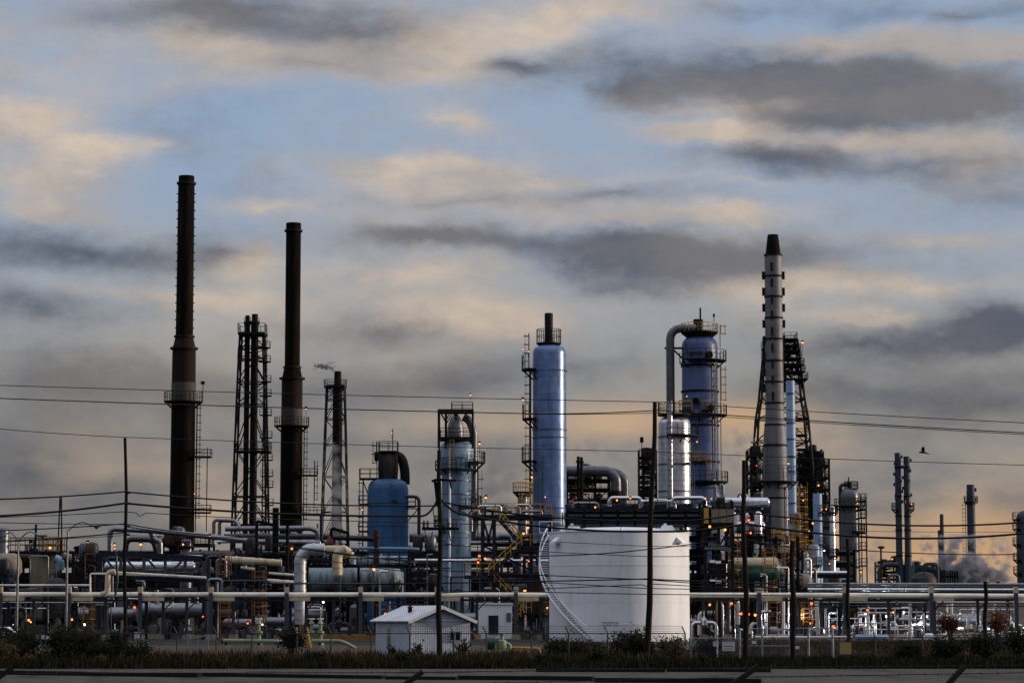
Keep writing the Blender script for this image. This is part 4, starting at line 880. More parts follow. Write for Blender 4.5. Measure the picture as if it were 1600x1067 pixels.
# --- white elbow ducts
pipe('white_duct', 'tall white clad duct with faceted elbow rising left of the rusty vessel', [(469, 975), (469, 872), (481, 858), (507, 858)], 306, 9.3, 'clad_duct', bend=.55, n=20, ringstep=1.1)
pipe('cream_duct', 'cream coloured elbow duct hooking down onto the rusty vessel', [(508, 859), (540, 859), (546, 866), (546, 862)], 309, 7.2, 'pipe_cream', bend=.8, n=18); pipe('cream_duct', 'short cream duct dropping vertically beside the cream elbow', [(527, 898), (527, 864), (541, 857)], 307, 8, 'pipe_cream', bend=1, n=18, ringstep=1.6)
hvessel(474, 628, 882, 925, 318, 'vessel_rusty', 'huge rust streaked pale blue horizontal vessel below the blue drum', bandm='pipe_grey', n=36)
D = 313; t = thing('access_deck', 'long railed black deck on top of the rusty horizontal vessel', 'catwalk', (X(545, D), D, 0)); box_platform(t, X(476, D), X(640, D), D - 1, D + 1, Z(882, D), 'black_steel', 'dark_steel', 1.5, name='deck', t=.35)
for px in (480, 560, 636): MB().bar((X(px, D), D, 0), (X(px, D), D, Z(882, D)), .3).build('column', 'black_steel', t)
hvessel(540, 650, 868, 886, 330, 'vessel_rusty', 'smaller grey brown drum above the rusty horizontal vessel', name='drum', bandm='pipe_brown')
pipe('header_pipe', 'pale green grey header crossing in front of the blue drum foot', [(548, 856), (642, 857), (655, 858)], 325, 2.4, 'pale_blue')
pipe('grey_pipeline', 'grey blue line on brackets crossing in front of the rusty vessel', [(330, 907), (418, 907), (424, 911), (640, 912)], 296, 1.4, 'grey_steel')
pipe('pipe', 'bright silver line running left from the pale blue column foot', [(648, 875), (860, 876)], 312, 2.2, 'pipe_silver', ringstep=.8)
pipe('big_header', 'very thick grey header running behind the pale blue column', [(640, 838), (835, 840)], 372, 9, 'pipe_grey', n=18)
for (a, b, y, r, lab) in ((352, 398, 876, 6, 'short fat beige pipe left of the black portal'), (392, 440, 878, 5, 'fat beige pipe continuing right behind the black portal'), (376, 398, 888, 2.4, 'small bright white pipe stub below the fat beige pipe'), (420, 460, 897, 1.8, 'thin white stub joining the tall white duct'), (418, 460, 909, 3.2, 'thicker white stub joining the tall white duct')):
    pipe('pipe', lab, [(a, y - 2), (b, y + 1)], 310, r, 'pipe_cream' if r > 4 else 'pipe_white', ringstep=1.5)
# --- twin ducts
for (pts, dd, lab) in (([(884, 736), (950, 736), (962.5, 746), (962.5, 800)], 384, 'nearer big grey duct bending down right of the tall blue column'), ([(900, 737), (962, 737), (975.5, 748), (975.5, 800)], 392, 'farther big grey duct of the bending pair')):
    pipe('bent_duct', lab, pts, dd, 8.2 if dd < 390 else 6.8, 'vessel_grey', bend=1.9, n=20, ringstep=2.5)
D = 384; x = X(962.5, D, 790); t = thing('duct_cone', 'black cone at the foot of the nearer bent duct', 'duct', (x, D, 0)); MB().lathe([(S(12, D), 0), (S(12, D), Z(780, D)), (S(8, D), Z(766, D))], (x, D, 0), 20).build('cone', 'black_steel', t)
hvessel(884, 915, 745, 762, 390, 'vessel_dark', 'dark round-backed drum under the bent ducts')
open_frame(886, 952, 388, 5, [Z(p, 388) for p in (800, 783, 766, 752)], 'dark braced frame holding up the bent ducts', fill=3, wb=.3, bays=3, rm='yellow')
t = thing('red_motor', 'small red round motor on the deck right of the tall blue column', 'motor', (X(893, 306), 306, Z(800, 306)))
MB().path([(X(889, 306), 306, Z(787, 306)), (X(897, 306), 306, Z(787, 306))], .42, 14).build('casing', 'red_paint', t); MB().box((X(893, 306), 306, Z(796, 306)), (.5, .5, 1)).build('foot', 'dark_steel', t)
# --- fin fan cooler deck behind the white tank
D = 296; t = thing('air_cooler_bank', 'long black air cooler deck with blue beams behind the white tank', 'air cooler', (X(1000, D), D, 0))
xa, xb = X(886, D), X(1097, D)
m = MB(); m.box(((xa + xb) / 2, D + 3, Z(802, D)), (xb - xa, 9, 1.1)); m.box(((xa + xb) / 2, D + 3, Z(815, D)), (xb - xa - .3, 8.6, .4)); m.build('cooler_box', 'black_steel', t)
for py, h in ((797, .35), (806, .3), (815.5, .35), (822, .4)): MB().box(((xa + xb) / 2, D - 1.7, Z(py, D)), (xb - xa, .25, h)).build('beam', 'grey_steel' if py in (806, 822) else 'blue_steel', t)
for i in range(9):
    x = xa + (xb - xa) * i / 8; MB().bar((x, D - 1.7, 0), (x, D - 1.7, Z(797, D)), .3).build('column', 'black_steel', t); MB().bar((x, D + 7, 0), (x, D + 7, Z(797, D)), .3).build('column', 'black_steel', t)
m = MB()
for z in (3, 5.5, 8.2, 11.5): m.box(((xa + xb) / 2, D + 3, z), (xb - xa, 8.5, .5))
m.build('lower_floors', 'black_steel', t)
m = MB()
for i in range(40): x = R.uniform(xa, xb); z = R.uniform(2, 11); m.box((x, D + R.uniform(0, 7), z), (R.uniform(1, 4), 2, R.uniform(.6, 2.2)))
m.build('equipment', 'black_steel', t)
for i in range(6):
    x = xa + (xb - xa) * (i + .5) / 6; MB().lathe([(1.35, 0), (1.5, .7), (1.42, .75), (1.3, .1)], (x, D + 3, Z(796, D)), 20).build('fan_shroud', 'grey_steel', t)
for i in range(7):
    x0 = 896 + i * 29; pipe('manifold_pipe', None, [(x0, 797.5), (x0 + 26, 797.5)], D - 1.6, 2.0, 'pipe_silver', noun='short silver manifold pipe on the air cooler edge', group='manifold pipes on the air cooler')
for i, (a, b, y) in enumerate(((952, 1002, 778), (1050, 1102, 778), (1089, 1113, 791), (1020, 1044, 781), (895, 935, 786), (1000, 1055, 783))):
    pipe('header_pipe', ['white looped header over the left half of the air cooler', 'white looped header below the silver column', 'small white gooseneck at the right end of the air cooler', 'short white header stub at the leaning pole', 'pale small header by the red motor', 'long grey header below the silver column foot'][i], [(a, y + 13), (a + 1, y), (b - 1, y), (b, y + 13)], D + 1, 3.3 if i < 2 else 2.6, 'pipe_silver' if i != 4 else 'pipe_grey', n=12)
q = MB(); t2 = thing('deck_railing', 'thin railing along the top of the air cooler deck', 'railing', (X(990, D), D - 2, Z(796, D))); rail(q, [Vector((xa, D - 2, Z(796, D))), Vector((xb, D - 2, Z(796, D)))], 1.2); q.build('rails', 'dark_steel', t2)
# right end of the cooler: panelled cabin on legs
D = 292
t = open_frame(1098, 1140, D, 8, [Z(p, D) for p in (922, 898, 856, 820, 800)], 'tall dark open frame with beige panels right of the white tank', fill=4, wb=.35, bays=2, rm='grey_steel')
m = MB()
for i in range(3): m.box((X(1104 + i * 12, D) + .7, D - 4.2, Z(808, D)), (2.1 / 2.6 * 1.0, .12, 1.5))
m.build('beige_panels', 'vessel_beige', t)
MB().box((X(1100, D), D - 4.4, Z(808, D)), (.5, .5, 1.7)).build('yellow_gate', 'yellow', t)
for py in (878, 908):
    for px in (1109, 1118): MB().box((X(px, D), D - 4.3, Z(py, D) - (px - 1109) * .01), (S(20, D) if False else .62, .15, .3)).build('white_beam', 'trim_white', t)
m = MB()
for i in range(9): m.box((X(1104 + i * 4, D), D - 4.5, Z(851 + i * 1.2, D)), (.2, .5, .5))
m.box((X(1112, D), D - 4.6, Z(858, D)), (2.2, .2, .3)); m.build('cable_tray', 'pipe_grey', t)
# --- vessels below the finned stack
D = 330
hvessel(1108, 1203, 777, 793, D, 'clad_silver', 'big silver horizontal pipe drum left of the finned stack base', name='silver_drum', saddle=False)
for px in (1146, 1165, 1186):
    x = X(px, D - 4); t = thing('knockout_pot', {1146: 'left', 1165: 'middle', 1186: 'right'}[px] + ' of three round-topped silver pots under the silver drum', 'process vessel', (x, D - 4, 0)); r = S(6.2, D)
    MB().lathe([(r, Z(835, D)), (r, Z(808, D)), (r * .8, Z(803, D)), (r * .4, Z(801, D)), (.01, Z(800.5, D))], (x, D - 4, 0), 18).build('shell', 'pipe_silver', t); MB().bar((x, D - 4, 0), (x, D - 4, Z(835, D)), .4).build('support', 'dark_steel', t)
for px in (1145, 1167): MB().build if False else None
hvessel(1138, 1196, 814, 830, D - 2, 'clad_silver', 'ribbed silver vessel under the round-topped pots', name='silver_drum', saddle=False)
t, cx = vcol(1180, 848, 6.5, D - 12, 'tank_white', 'small white dome-topped pot above the green vessel', pyb=866)
hvessel(1207, 1236, 850, 866, D - 12, 'pipe_cream', 'cream oval drum at the foot of the finned stack', name='drum')
hvessel(1140, 1220, 870, 908, D - 15, 'vessel_green', 'huge dark green horizontal vessel with pale top right of the tank', name='green_vessel', bandm='vessel_dark')
hvessel(1142, 1216, 871, 883, D - 18.6, 'pipe_cream', 'cream insulated half of the green vessel top', name='drum', saddle=False)
pipe('cream_duct', 'cream elbow pipe leaving the green vessel towards the right pole', [(1214, 880), (1222, 890), (1228, 899), (1246, 900)], D - 12, 5.2, 'pipe_cream', bend=1.2, n=16)
hvessel(1226, 1269, 896, 921, D - 10, 'vessel_beige', 'short rounded beige drum right of the cream elbow', name='drum')
D = 318; t = thing('access_deck', 'railed yellow walkway around the green vessel', 'catwalk', (X(1180, D), D, 0)); box_platform(t, X(1138, D), X(1250, D), D - 1, D + 1, Z(866, D), 'black_steel', 'dark_steel', 1.3, name='deck'); box_platform(t, X(1138, D), X(1250, D), D - 3, D - 1.2, Z(915, D), 'black_steel', 'dark_steel', 1.3, name='deck')
for px in (1140, 1175, 1212, 1246):
    for y in (D - 1, D + 1): MB().bar((X(px, D), y, 0), (X(px, D), y, Z(838, D)), .35).build('column', 'black_steel', t)
box_platform(t, X(1140, D), X(1200, D), D - 1.2, D + 1.4, Z(838, D), 'black_steel', 'dark_steel', 1.3, name='deck'); box_platform(t, X(1196, D), X(1224, D), D - 1.2, D + 1.4, Z(842, D), 'black_steel', 'dark_steel', 1.3, name='deck')
# yellow caged ladders
def yladder(px, py0, py1, D, m='orange_rail', w=1.1):
    x = X(px, D); z0, z1 = Z(py0, D), Z(py1, D); t = thing('caged_ladder', None, 'ladder', (x, D, z0), 'yellow and orange caged ladders')
    a = MB()
    for k in (-1, 1): a.bar((x + k * w / 2, D, z0), (x + k * w / 2, D, z1), .12)
    a.build('stringers', m, t); a = MB(); z = z0 + .3
    while z < z1: a.bar((x - w / 2, D, z), (x + w / 2, D, z), .07); z += .5
    a.build('rungs', m, t); a = MB(); z = z0 + .6
    while z <= z1 + .01:
        pr = [Vector((x + sin(q) * w * .75, D - .3 + -cos(q) * .7 + .1, z)) for q in [(-pi * .75 + pi * 1.5 * i / 7) for i in range(8)]]
        for u, v in zip(pr, pr[1:]): a.bar(u, v, .1)
        z += 1.15
    for q in (-1.6, -.6, .6, 1.6): a.bar((x + sin(q) * w * .75, D - .2 - cos(q) * .7, z0 + .6), (x + sin(q) * w * .75, D - .2 - cos(q) * .7, z1), .07)
    a.build('cage', m, t); auto(t, ('yellow' if m == 'yellow' else 'orange') + ' caged ladder', px, py1); return t
for a in ((1146, 898, 843, 308), (1202, 893, 856, 306), (1233, 895, 825, 312), (1203, 925, 904, 300), (1125, 925, 903, 300), (1137, 925, 903, 300), (1148, 925, 903, 300), (1130, 978, 938, 298), (1207, 980, 936, 296), (1258, 980, 936, 296), (1262, 975, 945, 300), (138, 975, 945, 300), (350, 905, 862, 300), (405, 910, 890, 300), (352, 980, 935, 298), (405, 985, 920, 305)): yladder(*a)
for a in ((1247, 900, 800, 385), (1255, 880, 760, 395), (1265, 900, 842, 380), (1217, 840, 825, 309), (872, 830, 800, 300), (822, 800, 770, 332), (1117, 845, 812, 300)): yladder(*a, m='yellow')
# --- yellow zigzag stairs and deck
D = 300; t = thing('stair_tower', 'steel deck with yellow railed zigzag stairs left of the white tank', 'stair tower', (X(800, D), D, 0))
box_platform(t, X(738, D), X(862, D), D - 2, D + 3, Z(805, D), 'dark_steel', 'yellow', 1.3, name='deck', t=.5); box_platform(t, X(812, D), X(845, D), D - 3, D, Z(853, D), 'blue_steel', 'yellow', 1.3, name='landing', t=.4)
box_platform(t, X(726, D), X(766, D), D - 3, D, Z(899, D), 'blue_steel', 'yellow', 1.4, name='landing', t=.4)
box_platform(t, X(812, D), X(830, D), D - 3, D, Z(957, D), 'blue_steel', 'yellow', 1.3, name='landing', t=.3)
def flight(x0, z0, x1, z1, y, st='blue_steel'):
    a = Vector((x0, y, z0)); b = Vector((x1, y, z1)); m = MB()
    for k in (-.55, .55): m.bar(a + Vector((0, k, 0)), b + Vector((0, k, 0)), .16, .42)
    n = int(abs(z1 - z0) / .25)
    for i in range(n): p = a.lerp(b, (i + .5) / n); m.box(p, (.32, 1.1, .06))
    f = m.build('stair_flight', st, t); m = MB()
    for k in (-.6, .6):
        for h in (.6, 1.15): m.bar(a + Vector((0, k, h)), b + Vector((0, k, h)), .09)
        for i in range(7): p = a.lerp(b, i / 6); m.bar(p + Vector((0, k, 0)), p + Vector((0, k, 1.15)), .1)
    m.build('handrail', 'yellow', f)
flight(X(774, D), Z(806, D), X(815, D), Z(852, D), D - 2.6); flight(X(815, D), Z(853, D), X(764, D), Z(899, D), D - 3.8); flight(X(764, D), Z(899, D), X(818, D), Z(957, D), D - 2.4, 'dark_steel'); flight(X(818, D), Z(957, D), X(790, D), .1, D - 3.6, 'dark_steel')
for px in (754, 772, 830, 860):
    for y in (D - 2, D + 3): MB().bar((X(px, D), y, 0), (X(px, D), y, Z(807, D)), .4).build('column', 'blue_steel', t)
m = MB(); m.bar((X(754, D), D - 2, Z(808, D)), (X(766, D), D - 2, Z(850, D)), .25); m.bar((X(772, D), D - 2, Z(808, D)), (X(762, D), D - 2, Z(850, D)), .25)
for py in (850, 899): m.bar((X(752, D), D + 3, Z(py, D)), (X(862, D), D + 3, Z(py, D)), .4); m.bar((X(752, D), D + 3, Z(py, D)), (X(830, D), D + 3, Z(py + 40, D)), .2)
m.build('braces', 'blue_steel', t)
for i in range(9):
    a = R.uniform(745, 820); b = a + R.uniform(15, 40); y = R.uniform(786, 802); pipe('deck_pipe', None, [(a, 804), (a, y), (b, y), (b, 803)], 301 + R.uniform(0, 2), R.uniform(1, 2.4), R.choice(['pipe_grey', 'pipe_dark', 'pipe_silver']), noun='short bent pipe on the yellow railed deck', group='pipes on the yellow railed deck')
t, cx = vcol(817, 770, 8, 342, 'vessel_grey', 'grey dome vessel with yellow railed top left of the tall blue column foot', plats=((768, 8, -pi, pi, 'yellow'),))
pipe('header_pipe', 'grey pipe curving from the pale blue column onto the yellow railed deck', [(736, 830), (736, 802), (748, 797), (800, 798)], 306, 3, 'pipe_grey'); pipe('header_pipe', 'long dim header crossing behind the yellow stairs', [(735, 848), (840, 848)], 330, 3.4, 'pipe_grey')
box = thing('equipment_hut', 'white boxy hut with blue door under the pipeline', 'hut', (X(772, 294), 294, 0)); x = X(772, 294)
MB().box((x, 295, 1.95), (S(56, 294), 4, 3.9)).build('wall', 'tank_white', box); MB().box((x, 295, 3.98), (S(59, 294), 4.3, .16)).build('roof', 'trim_white', box); MB().box((X(771, 294), 292.95, 1.6), (1.1, .1, 2.1)).build('door', 'blue_steel', box); MB().box((X(795, 294), 292.9, 2.5), (.5, .2, .9)).build('switch_box', 'pipe_grey', box)

# ================================================================== WHITE TANK
D = 267; xc = X(967.5, D, 915); RT = S(109, D); zb = .0; zt = Z(833.5, D)
t = thing('storage_tank', 'large white cylindrical storage tank with spiral stair and painted number', 'storage tank', (xc, D, 0))
MB().lathe([(RT, -.2), (RT, zt), (RT + .07, zt), (RT + .07, zt + .12), (RT - .1, zt + .12), (RT * .5, zt + .55), (.01, zt + .7)], (xc, D, 0), 128).build('shell', 'tank_white', t)
MB().lathe([(RT + .01, zt - 3.4), (RT + .03, zt - 3.4), (RT + .03, zt - 3.34), (RT + .01, zt - 3.34)], (xc, D, 0), 128).lathe([(RT + .01, 1.7), (RT + .03, 1.7), (RT + .03, 1.75), (RT + .01, 1.75)], (xc, D, 0), 128).build('weld_seam', 'trim_white', t)
def vent(px, py, back=False):
    x = X(px, D - 5, py); yy = D - sqrt(max(.1, (RT - .8) ** 2 - (x - xc) ** 2)); z = zt + .15; m = MB(); a, b = .85, .5
    m.add([(x - a, yy - .5, z), (x + a, yy - .5, z), (x + a, yy + .5, z), (x - a, yy + .5, z), (x - b, yy - .3, z + .55), (x + b, yy - .3, z + .55), (x + b, yy + .3, z + .55), (x - b, yy + .3, z + .55)], [(3, 2, 1, 0), (4, 5, 6, 7), (0, 1, 5, 4), (1, 2, 6, 5), (2, 3, 7, 6), (3, 0, 4, 7)])
    m.box((x - .2, yy, z + .65), (.3, .3, .2)); m.build('roof_vent', 'trim_white', t)
vent(897, 830); vent(1043, 830)
for a, sgn in ((radians(208), 1), (radians(-35), -1)):      # overflow hoods near the top of the shell
    u = Vector((cos(a), sin(a), 0)); s = Vector((-sin(a), cos(a), 0)); c = Vector((xc, D, Z(846, D))) + u * RT; m = MB()
    m.add([c - s * .5 + Vector((0, 0, .35)), c + s * .5 + Vector((0, 0, .35)), c + s * .5 - Vector((0, 0, .25)), c - s * .5 - Vector((0, 0, .25)), c + u * .7 - s * .5 - Vector((0, 0, .2)), c + u * .7 + s * .5 - Vector((0, 0, .2)), c + u * .7 + s * .5 - Vector((0, 0, .28)), c + u * .7 - s * .5 - Vector((0, 0, .28))],
          [(0, 1, 5, 4), (3, 7, 6, 2), (4, 5, 6, 7), (0, 4, 7, 3), (1, 2, 6, 5)]); m.build('overflow_hood', 'trim_white', t)
m = MB(); x = X(967, D); m.path([(x, D - RT + .3, zt), (x, D - RT + .3, zt + .45)], .12, 8); m.build('vent_cap', 'trim_white', t)
# spiral stair: starts at ground front-left, climbs to the left edge
sa0, sa1 = radians(245), radians(151)
ns = 46; m = MB(); pts = []
for i in range(ns):
    f = i / (ns - 1); a = sa0 + (sa1 - sa0) * f; z = .3 + (zt - .3) * f; u = Vector((cos(a), sin(a), 0)); c = Vector((xc, D, z))
    m.bar(c + u * (RT + .05), c + u * (RT + .95), .28, .06); pts.append(c + u * (RT + 1.0))
m.build('stair_tread', 'trim_white', t)
q = MB(); q.path(pts, .09, 6); q.path([p + Vector((0, 0, 1.05)) for p in pts], .06, 6)
for p in pts[::4]: q.bar(p, p + Vector((0, 0, 1.05)), .06)
q.build('handrail', 'trim_white', t)
q = MB(); pz = zt + .1; rail(q, [Vector((xc - RT - 1.0, D - .4, pz)), Vector((xc - RT + 1.6, D - .4, pz)), Vector((xc - RT + 1.6, D + 1.2, pz))], 1.15, .05); q.box((xc - RT + .2, D + .3, pz), (2.4, 1.6, .1)); q.build('top_landing', 'trim_white', t)
def text_on(parent, txt, p, size, m, name='lettering', wrap=None, rot=0.):
    c = bpy.data.curves.new(name, 'FONT'); c.body = txt; c.size = size; c.extrude = .004; c.align_x = 'CENTER'
    o = bpy.data.objects.new(name, c); SC.collection.objects.link(o); dg = bpy.context.evaluated_depsgraph_get(); me = bpy.data.meshes.new_from_object(o.evaluated_get(dg)); bpy.data.objects.remove(o)
    vs = [v.co.copy() for v in me.vertices]; out_ = MB(); w = []
    for v in vs:
        if wrap: a = wrap[3] + v.x / wrap[2]; w.append((wrap[0] + cos(a) * (wrap[2] + .02 + v.z), wrap[1] + sin(a) * (wrap[2] + .02 + v.z), p[2] + v.y))
        else: w.append((p[0] + v.x, p[1] - v.z, p[2] + v.y))
    out_.add(w, [list(f.vertices) for f in me.polygons]); bpy.data.meshes.remove(me); return out_.build(name, m, parent)
text_on(t, '1038725', (0, 0, Z(976.5, D)), .52, 'ink', wrap=(xc, D, RT, -pi / 2 + (X(952, D - 7) - xc) / RT))
# ================================================================== BACK RACKS, SHEDS AND LOOSE EQUIPMENT
def back_rack(px0, px1, D, tiers, depth, label, m='dark_steel', step=7.):
    x0, x1 = X(px0, D), X(px1, D); t = thing('pipe_rack', label, 'pipe rack', ((x0 + x1) / 2, D, 0)); n = max(1, round((x1 - x0) / step)); zt = Z(tiers[-1], D)
    for i in range(n + 1):
        x = x0 + (x1 - x0) * i / n; q = MB()
        for y in (D - depth / 2, D + depth / 2): q.bar((x, y, 0), (x, y, zt + .8), .4)
        for p in tiers: q.bar((x, D - depth / 2, Z(p, D)), (x, D + depth / 2, Z(p, D)), .35)
        if i % 3 == 1: q.bar((x, D - depth / 2, .5), (x + (x1 - x0) / n, D - depth / 2, Z(tiers[0], D)), .2); q.bar((x + (x1 - x0) / n, D - depth / 2, .5), (x, D - depth / 2, Z(tiers[0], D)), .2)
        q.build('bent', m, t)
    q = MB()
    for p in tiers:
        for y in (D - depth / 2, D + depth / 2): q.bar((x0, y, Z(p, D)), (x1, y, Z(p, D)), .3, .4)
    q.build('stringers', m, t)
    q = MB()
    for p in tiers: q.box(((x0 + x1) / 2, D + depth * .3, Z(p, D) + .2), (x1 - x0, 1.6, .3))
    q.build('cable_tray', 'black_steel', t)
    return t
RK = [('front dark rack', -90, 560, 338, (932, 903, 876), 7), ('second dark rack', -90, 850, 388, (930, 898, 868), 8), ('rear black rack', -100, 1330, 470, (935, 908, 884, 866), 10), ('dark rack below the finned stack', 1080, 1330, 352, (945, 922, 900), 7), ('low right rack', 1300, 1720, 345, (948, 933, 918), 7)]
LV = ['lowest', 'middle', 'upper', 'topmost']; RP = []
for nm, a, b, D, tr, dp in RK:
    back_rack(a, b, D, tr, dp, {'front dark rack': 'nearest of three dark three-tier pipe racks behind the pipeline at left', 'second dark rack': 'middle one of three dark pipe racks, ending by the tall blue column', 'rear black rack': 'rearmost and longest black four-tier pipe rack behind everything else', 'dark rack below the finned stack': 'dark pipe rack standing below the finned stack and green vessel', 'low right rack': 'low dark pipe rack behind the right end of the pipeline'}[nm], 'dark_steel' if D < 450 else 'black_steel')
    for ti, p in enumerate(tr):
        y = D - dp / 2 + .5; k = 0
        while y < D + dp / 2 - .6:
            r = R.choice([.1, .14, .2, .28, .38, .5]); y += r; x0, x1 = X(a, D), X(b, D); f0, f1 = (0, 1) if R.random() < .5 else sorted((R.random(), R.random()))
            if f1 - f0 < .2: f1 = min(1, f0 + .3)
            z = Z(p, D) + .2 + r; ma = R.choice(['pipe_dark', 'pipe_dark', 'pipe_grey', 'pipe_silver' if D < 400 else 'pipe_dark', 'pipe_brown'])
            o = MB().path([(x0 + (x1 - x0) * f0, y, z), (x0 + (x1 - x0) * f1, y, z)], r, 8).build('rack_pipe', ma, None, (x0 + (x1 - x0) * f0, y, z))
            RP.append((o, '%s %s' % ('thick' if r > .3 else 'slim', ma.split('_')[1]), LV[ti], nm.replace(' below the finned stack', ' at centre right'))); tag(o, None, 'pipe', 'pipes lying on the racks')
            y += r + R.uniform(.25, .9)
# far sheds: the black ones are added masses that block the low sky
for px0, px1, top, D, lab, m in ((-90, 120, 900, 540, 'added black backing shed far behind the left drums', 'black_steel'), (118, 330, 893, 560, 'added black backing shed far behind the truss bridge', 'black_steel'), (335, 560, 880, 545, 'added black backing shed far behind the second rust stack', 'dark_steel'), (640, 850, 905, 550, 'added black backing shed far behind the yellow stairs', 'black_steel'), (860, 1180, 850, 540, 'tall added black backing shed far behind the white tank', 'black_steel'), (1160, 1345, 900, 530, 'added black backing shed far behind the dark frames', 'black_steel'), (1458, 1720, 940, 322, 'long grey sheet metal building under the right rack', 'concrete_pier'), (1340, 1470, 945, 500, 'added dark backing shed behind the twin dark blue stacks', 'dark_steel'), (560, 645, 870, 500, 'added black backing shed directly behind the blue drum', 'black_steel')):
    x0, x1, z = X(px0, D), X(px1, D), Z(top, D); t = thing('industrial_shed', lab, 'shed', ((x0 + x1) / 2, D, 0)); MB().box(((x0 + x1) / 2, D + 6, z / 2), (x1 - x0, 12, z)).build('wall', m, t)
    q = MB(); q.add([(x0 - .3, D - .3, z), (x1 + .3, D - .3, z), (x1 + .3, D + 6, z + .9), (x0 - .3, D + 6, z + .9), (x1 + .3, D + 12.3, z), (x0 - .3, D + 12.3, z)], [(0, 1, 2, 3), (3, 2, 4, 5), (0, 3, 5), (1, 4, 2)]); q.build('roof', m, t)
    q = MB()
    for k in range(int((x1 - x0) / 4)): q.box((x0 + 2 + k * 4, D - .12, z / 2), (.18, .2, z - .1))
    q.build('wall_ribs', m, t)
# prototypes copied about
def proto_pump():
    t = thing('pump_skid', None, 'pump', (0, 0, 0), 'pumps under the racks'); MB().box((0, 0, .2), (2.2, 1, .4)).build('baseplate', 'concrete_pier', t)
    MB().path([(-.9, 0, .85), (.05, 0, .85)], .36, 14).build('motor', 'pipe_grey', t); MB().lathe([(.01, .3), (.5, .35), (.55, .5), (.5, .7), (.01, .75)], (0, 0, .85), 16, 'x').path([(.55, 0, 1.2), (.55, 0, 2.3)], .16, 8).path([(.7, 0, .85), (1.3, 0, .85)], .2, 8).build('pump_casing', 'vessel_dark', t); return t
def proto_valve(mm='pipe_silver'):
    t = thing('valve_stand', None, 'valve', (0, 0, 0), 'valve stands'); MB().path([(-.8, 0, 0), (-.8, 0, 1.), (.8, 0, 1.), (.8, 0, 0)], .13, 8, bend=.35).build('pipe_loop', mm, t)
    MB().lathe([(.12, .7), (.26, .85), (.26, 1.15), (.12, 1.3), (.06, 1.35), (.06, 1.75)], (0, 0, 0), 12).build('valve_body', mm, t); MB().lathe([(.34, 1.7), (.38, 1.73), (.34, 1.76)], (0, 0, 0), 14).bar((-.34, 0, 1.73), (.34, 0, 1.73), .05).build('handwheel', 'pipe_brown', t); return t
def proto_exch(m='pipe_grey'):
    t = thing('heat_exchanger', None, 'heat exchanger', (0, 0, 0), 'heat exchangers'); MB().lathe([(.01, -3.1), (.45, -3), (.62, -2.7), (.62, -2.2), (.72, -2.2), (.72, -2.05), (.62, -2.05), (.62, 2.3), (.72, 2.3), (.72, 2.5), (.01, 2.55)], (0, 0, 2.0), 18, 'x').build('shell', m, t)
    for k in (-1.2, 1.3): MB().box((k, 0, .75), (.35, .9, 1.5)).build('saddle', 'concrete_pier', t)
    MB().path([(-1.6, 0, 2.5), (-1.6, 0, 3.6)], .2, 8).path([(1.6, 0, 2.5), (1.6, 0, 3.3)], .2, 8).build('nozzles', m, t); return t
def proto_drum(m):
    t = thing('upright_drum', None, 'process vessel', (0, 0, 0), 'upright drums'); MB().lathe([(.01, .9), (.6, 1.05), (.85, 1.4), (.85, 4.0), (.6, 4.35), (.01, 4.5)], (0, 0, 0), 18).build('shell', m, t)
    for k in range(4): a = k * pi / 2 + .7; MB().bar((cos(a) * .7, sin(a) * .7, 0), (cos(a) * .7, sin(a) * .7, 1.5), .12).build('leg', 'dark_steel', t)
    MB().path([(0, 0, 4.4), (0, 0, 5.), (.9, 0, 5.), (.9, 0, 3.6)], .12, 8, bend=.3).build('vent_pipe', m, t); return t
def scatter(protos, noun, xs, D0_, D1_, sc=(.8, 1.3), zt=None):
    for i, px in enumerate(xs):
        p = R.choice(protos); c = p if not p.get('used') else copy_tree(p)
        if not p.get('used'): p['used'] = 1
        D = R.uniform(D0_, D1_); c.location = (X(px, D, 980), D, 0.01); c.rotation_euler = (0, 0, R.choice([0, 0, .0, pi, pi / 2 if 'exch' not in p.name else 0])); s = R.uniform(*sc); c.scale = (s, s, s * R.uniform(.9, 1.15)); auto(c, noun[p.name.split('.')[0] + str(p.get('v', ''))], px)
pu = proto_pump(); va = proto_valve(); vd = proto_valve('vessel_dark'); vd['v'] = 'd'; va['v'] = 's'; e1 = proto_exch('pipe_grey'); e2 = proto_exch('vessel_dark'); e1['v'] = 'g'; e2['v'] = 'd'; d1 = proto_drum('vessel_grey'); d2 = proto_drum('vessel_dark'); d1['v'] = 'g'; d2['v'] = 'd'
NN = {'pump_skid': 'small grey pump', 'valve_stands': 'silvery pipe loop with handwheel', 'valve_standd': 'dark pipe loop with handwheel', 'heat_exchangerg': 'grey heat exchanger', 'heat_exchangerd': 'dark heat exchanger', 'upright_drumg': 'grey upright drum', 'upright_drumd': 'dark upright drum'}
scatter([pu], NN, [20, 70, 128, 185, 240, 300, 395, 440, 500, 545, 600, 660, 752, 830, 1090, 1120, 1215, 1290, 1330, 1400, 1470, 1505, 1560], 292, 325)
scatter([vd], NN, [38, 90, 146, 205, 262, 318, 372, 425, 530, 575, 640, 728, 850], 284, 320, (.9, 1.7))  # dark copies left, silver right: shade and lamplight put into the material
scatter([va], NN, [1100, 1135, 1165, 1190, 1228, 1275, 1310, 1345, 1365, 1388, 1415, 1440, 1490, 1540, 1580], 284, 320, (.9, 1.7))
scatter([e1, e2], NN, [10, 60, 110, 170, 215, 275, 345, 385, 430, 490, 560, 620, 670, 735, 800, 845, 1105, 1150, 1240, 1300, 1350, 1420, 1500, 1570], 310, 380, (.9, 1.6))
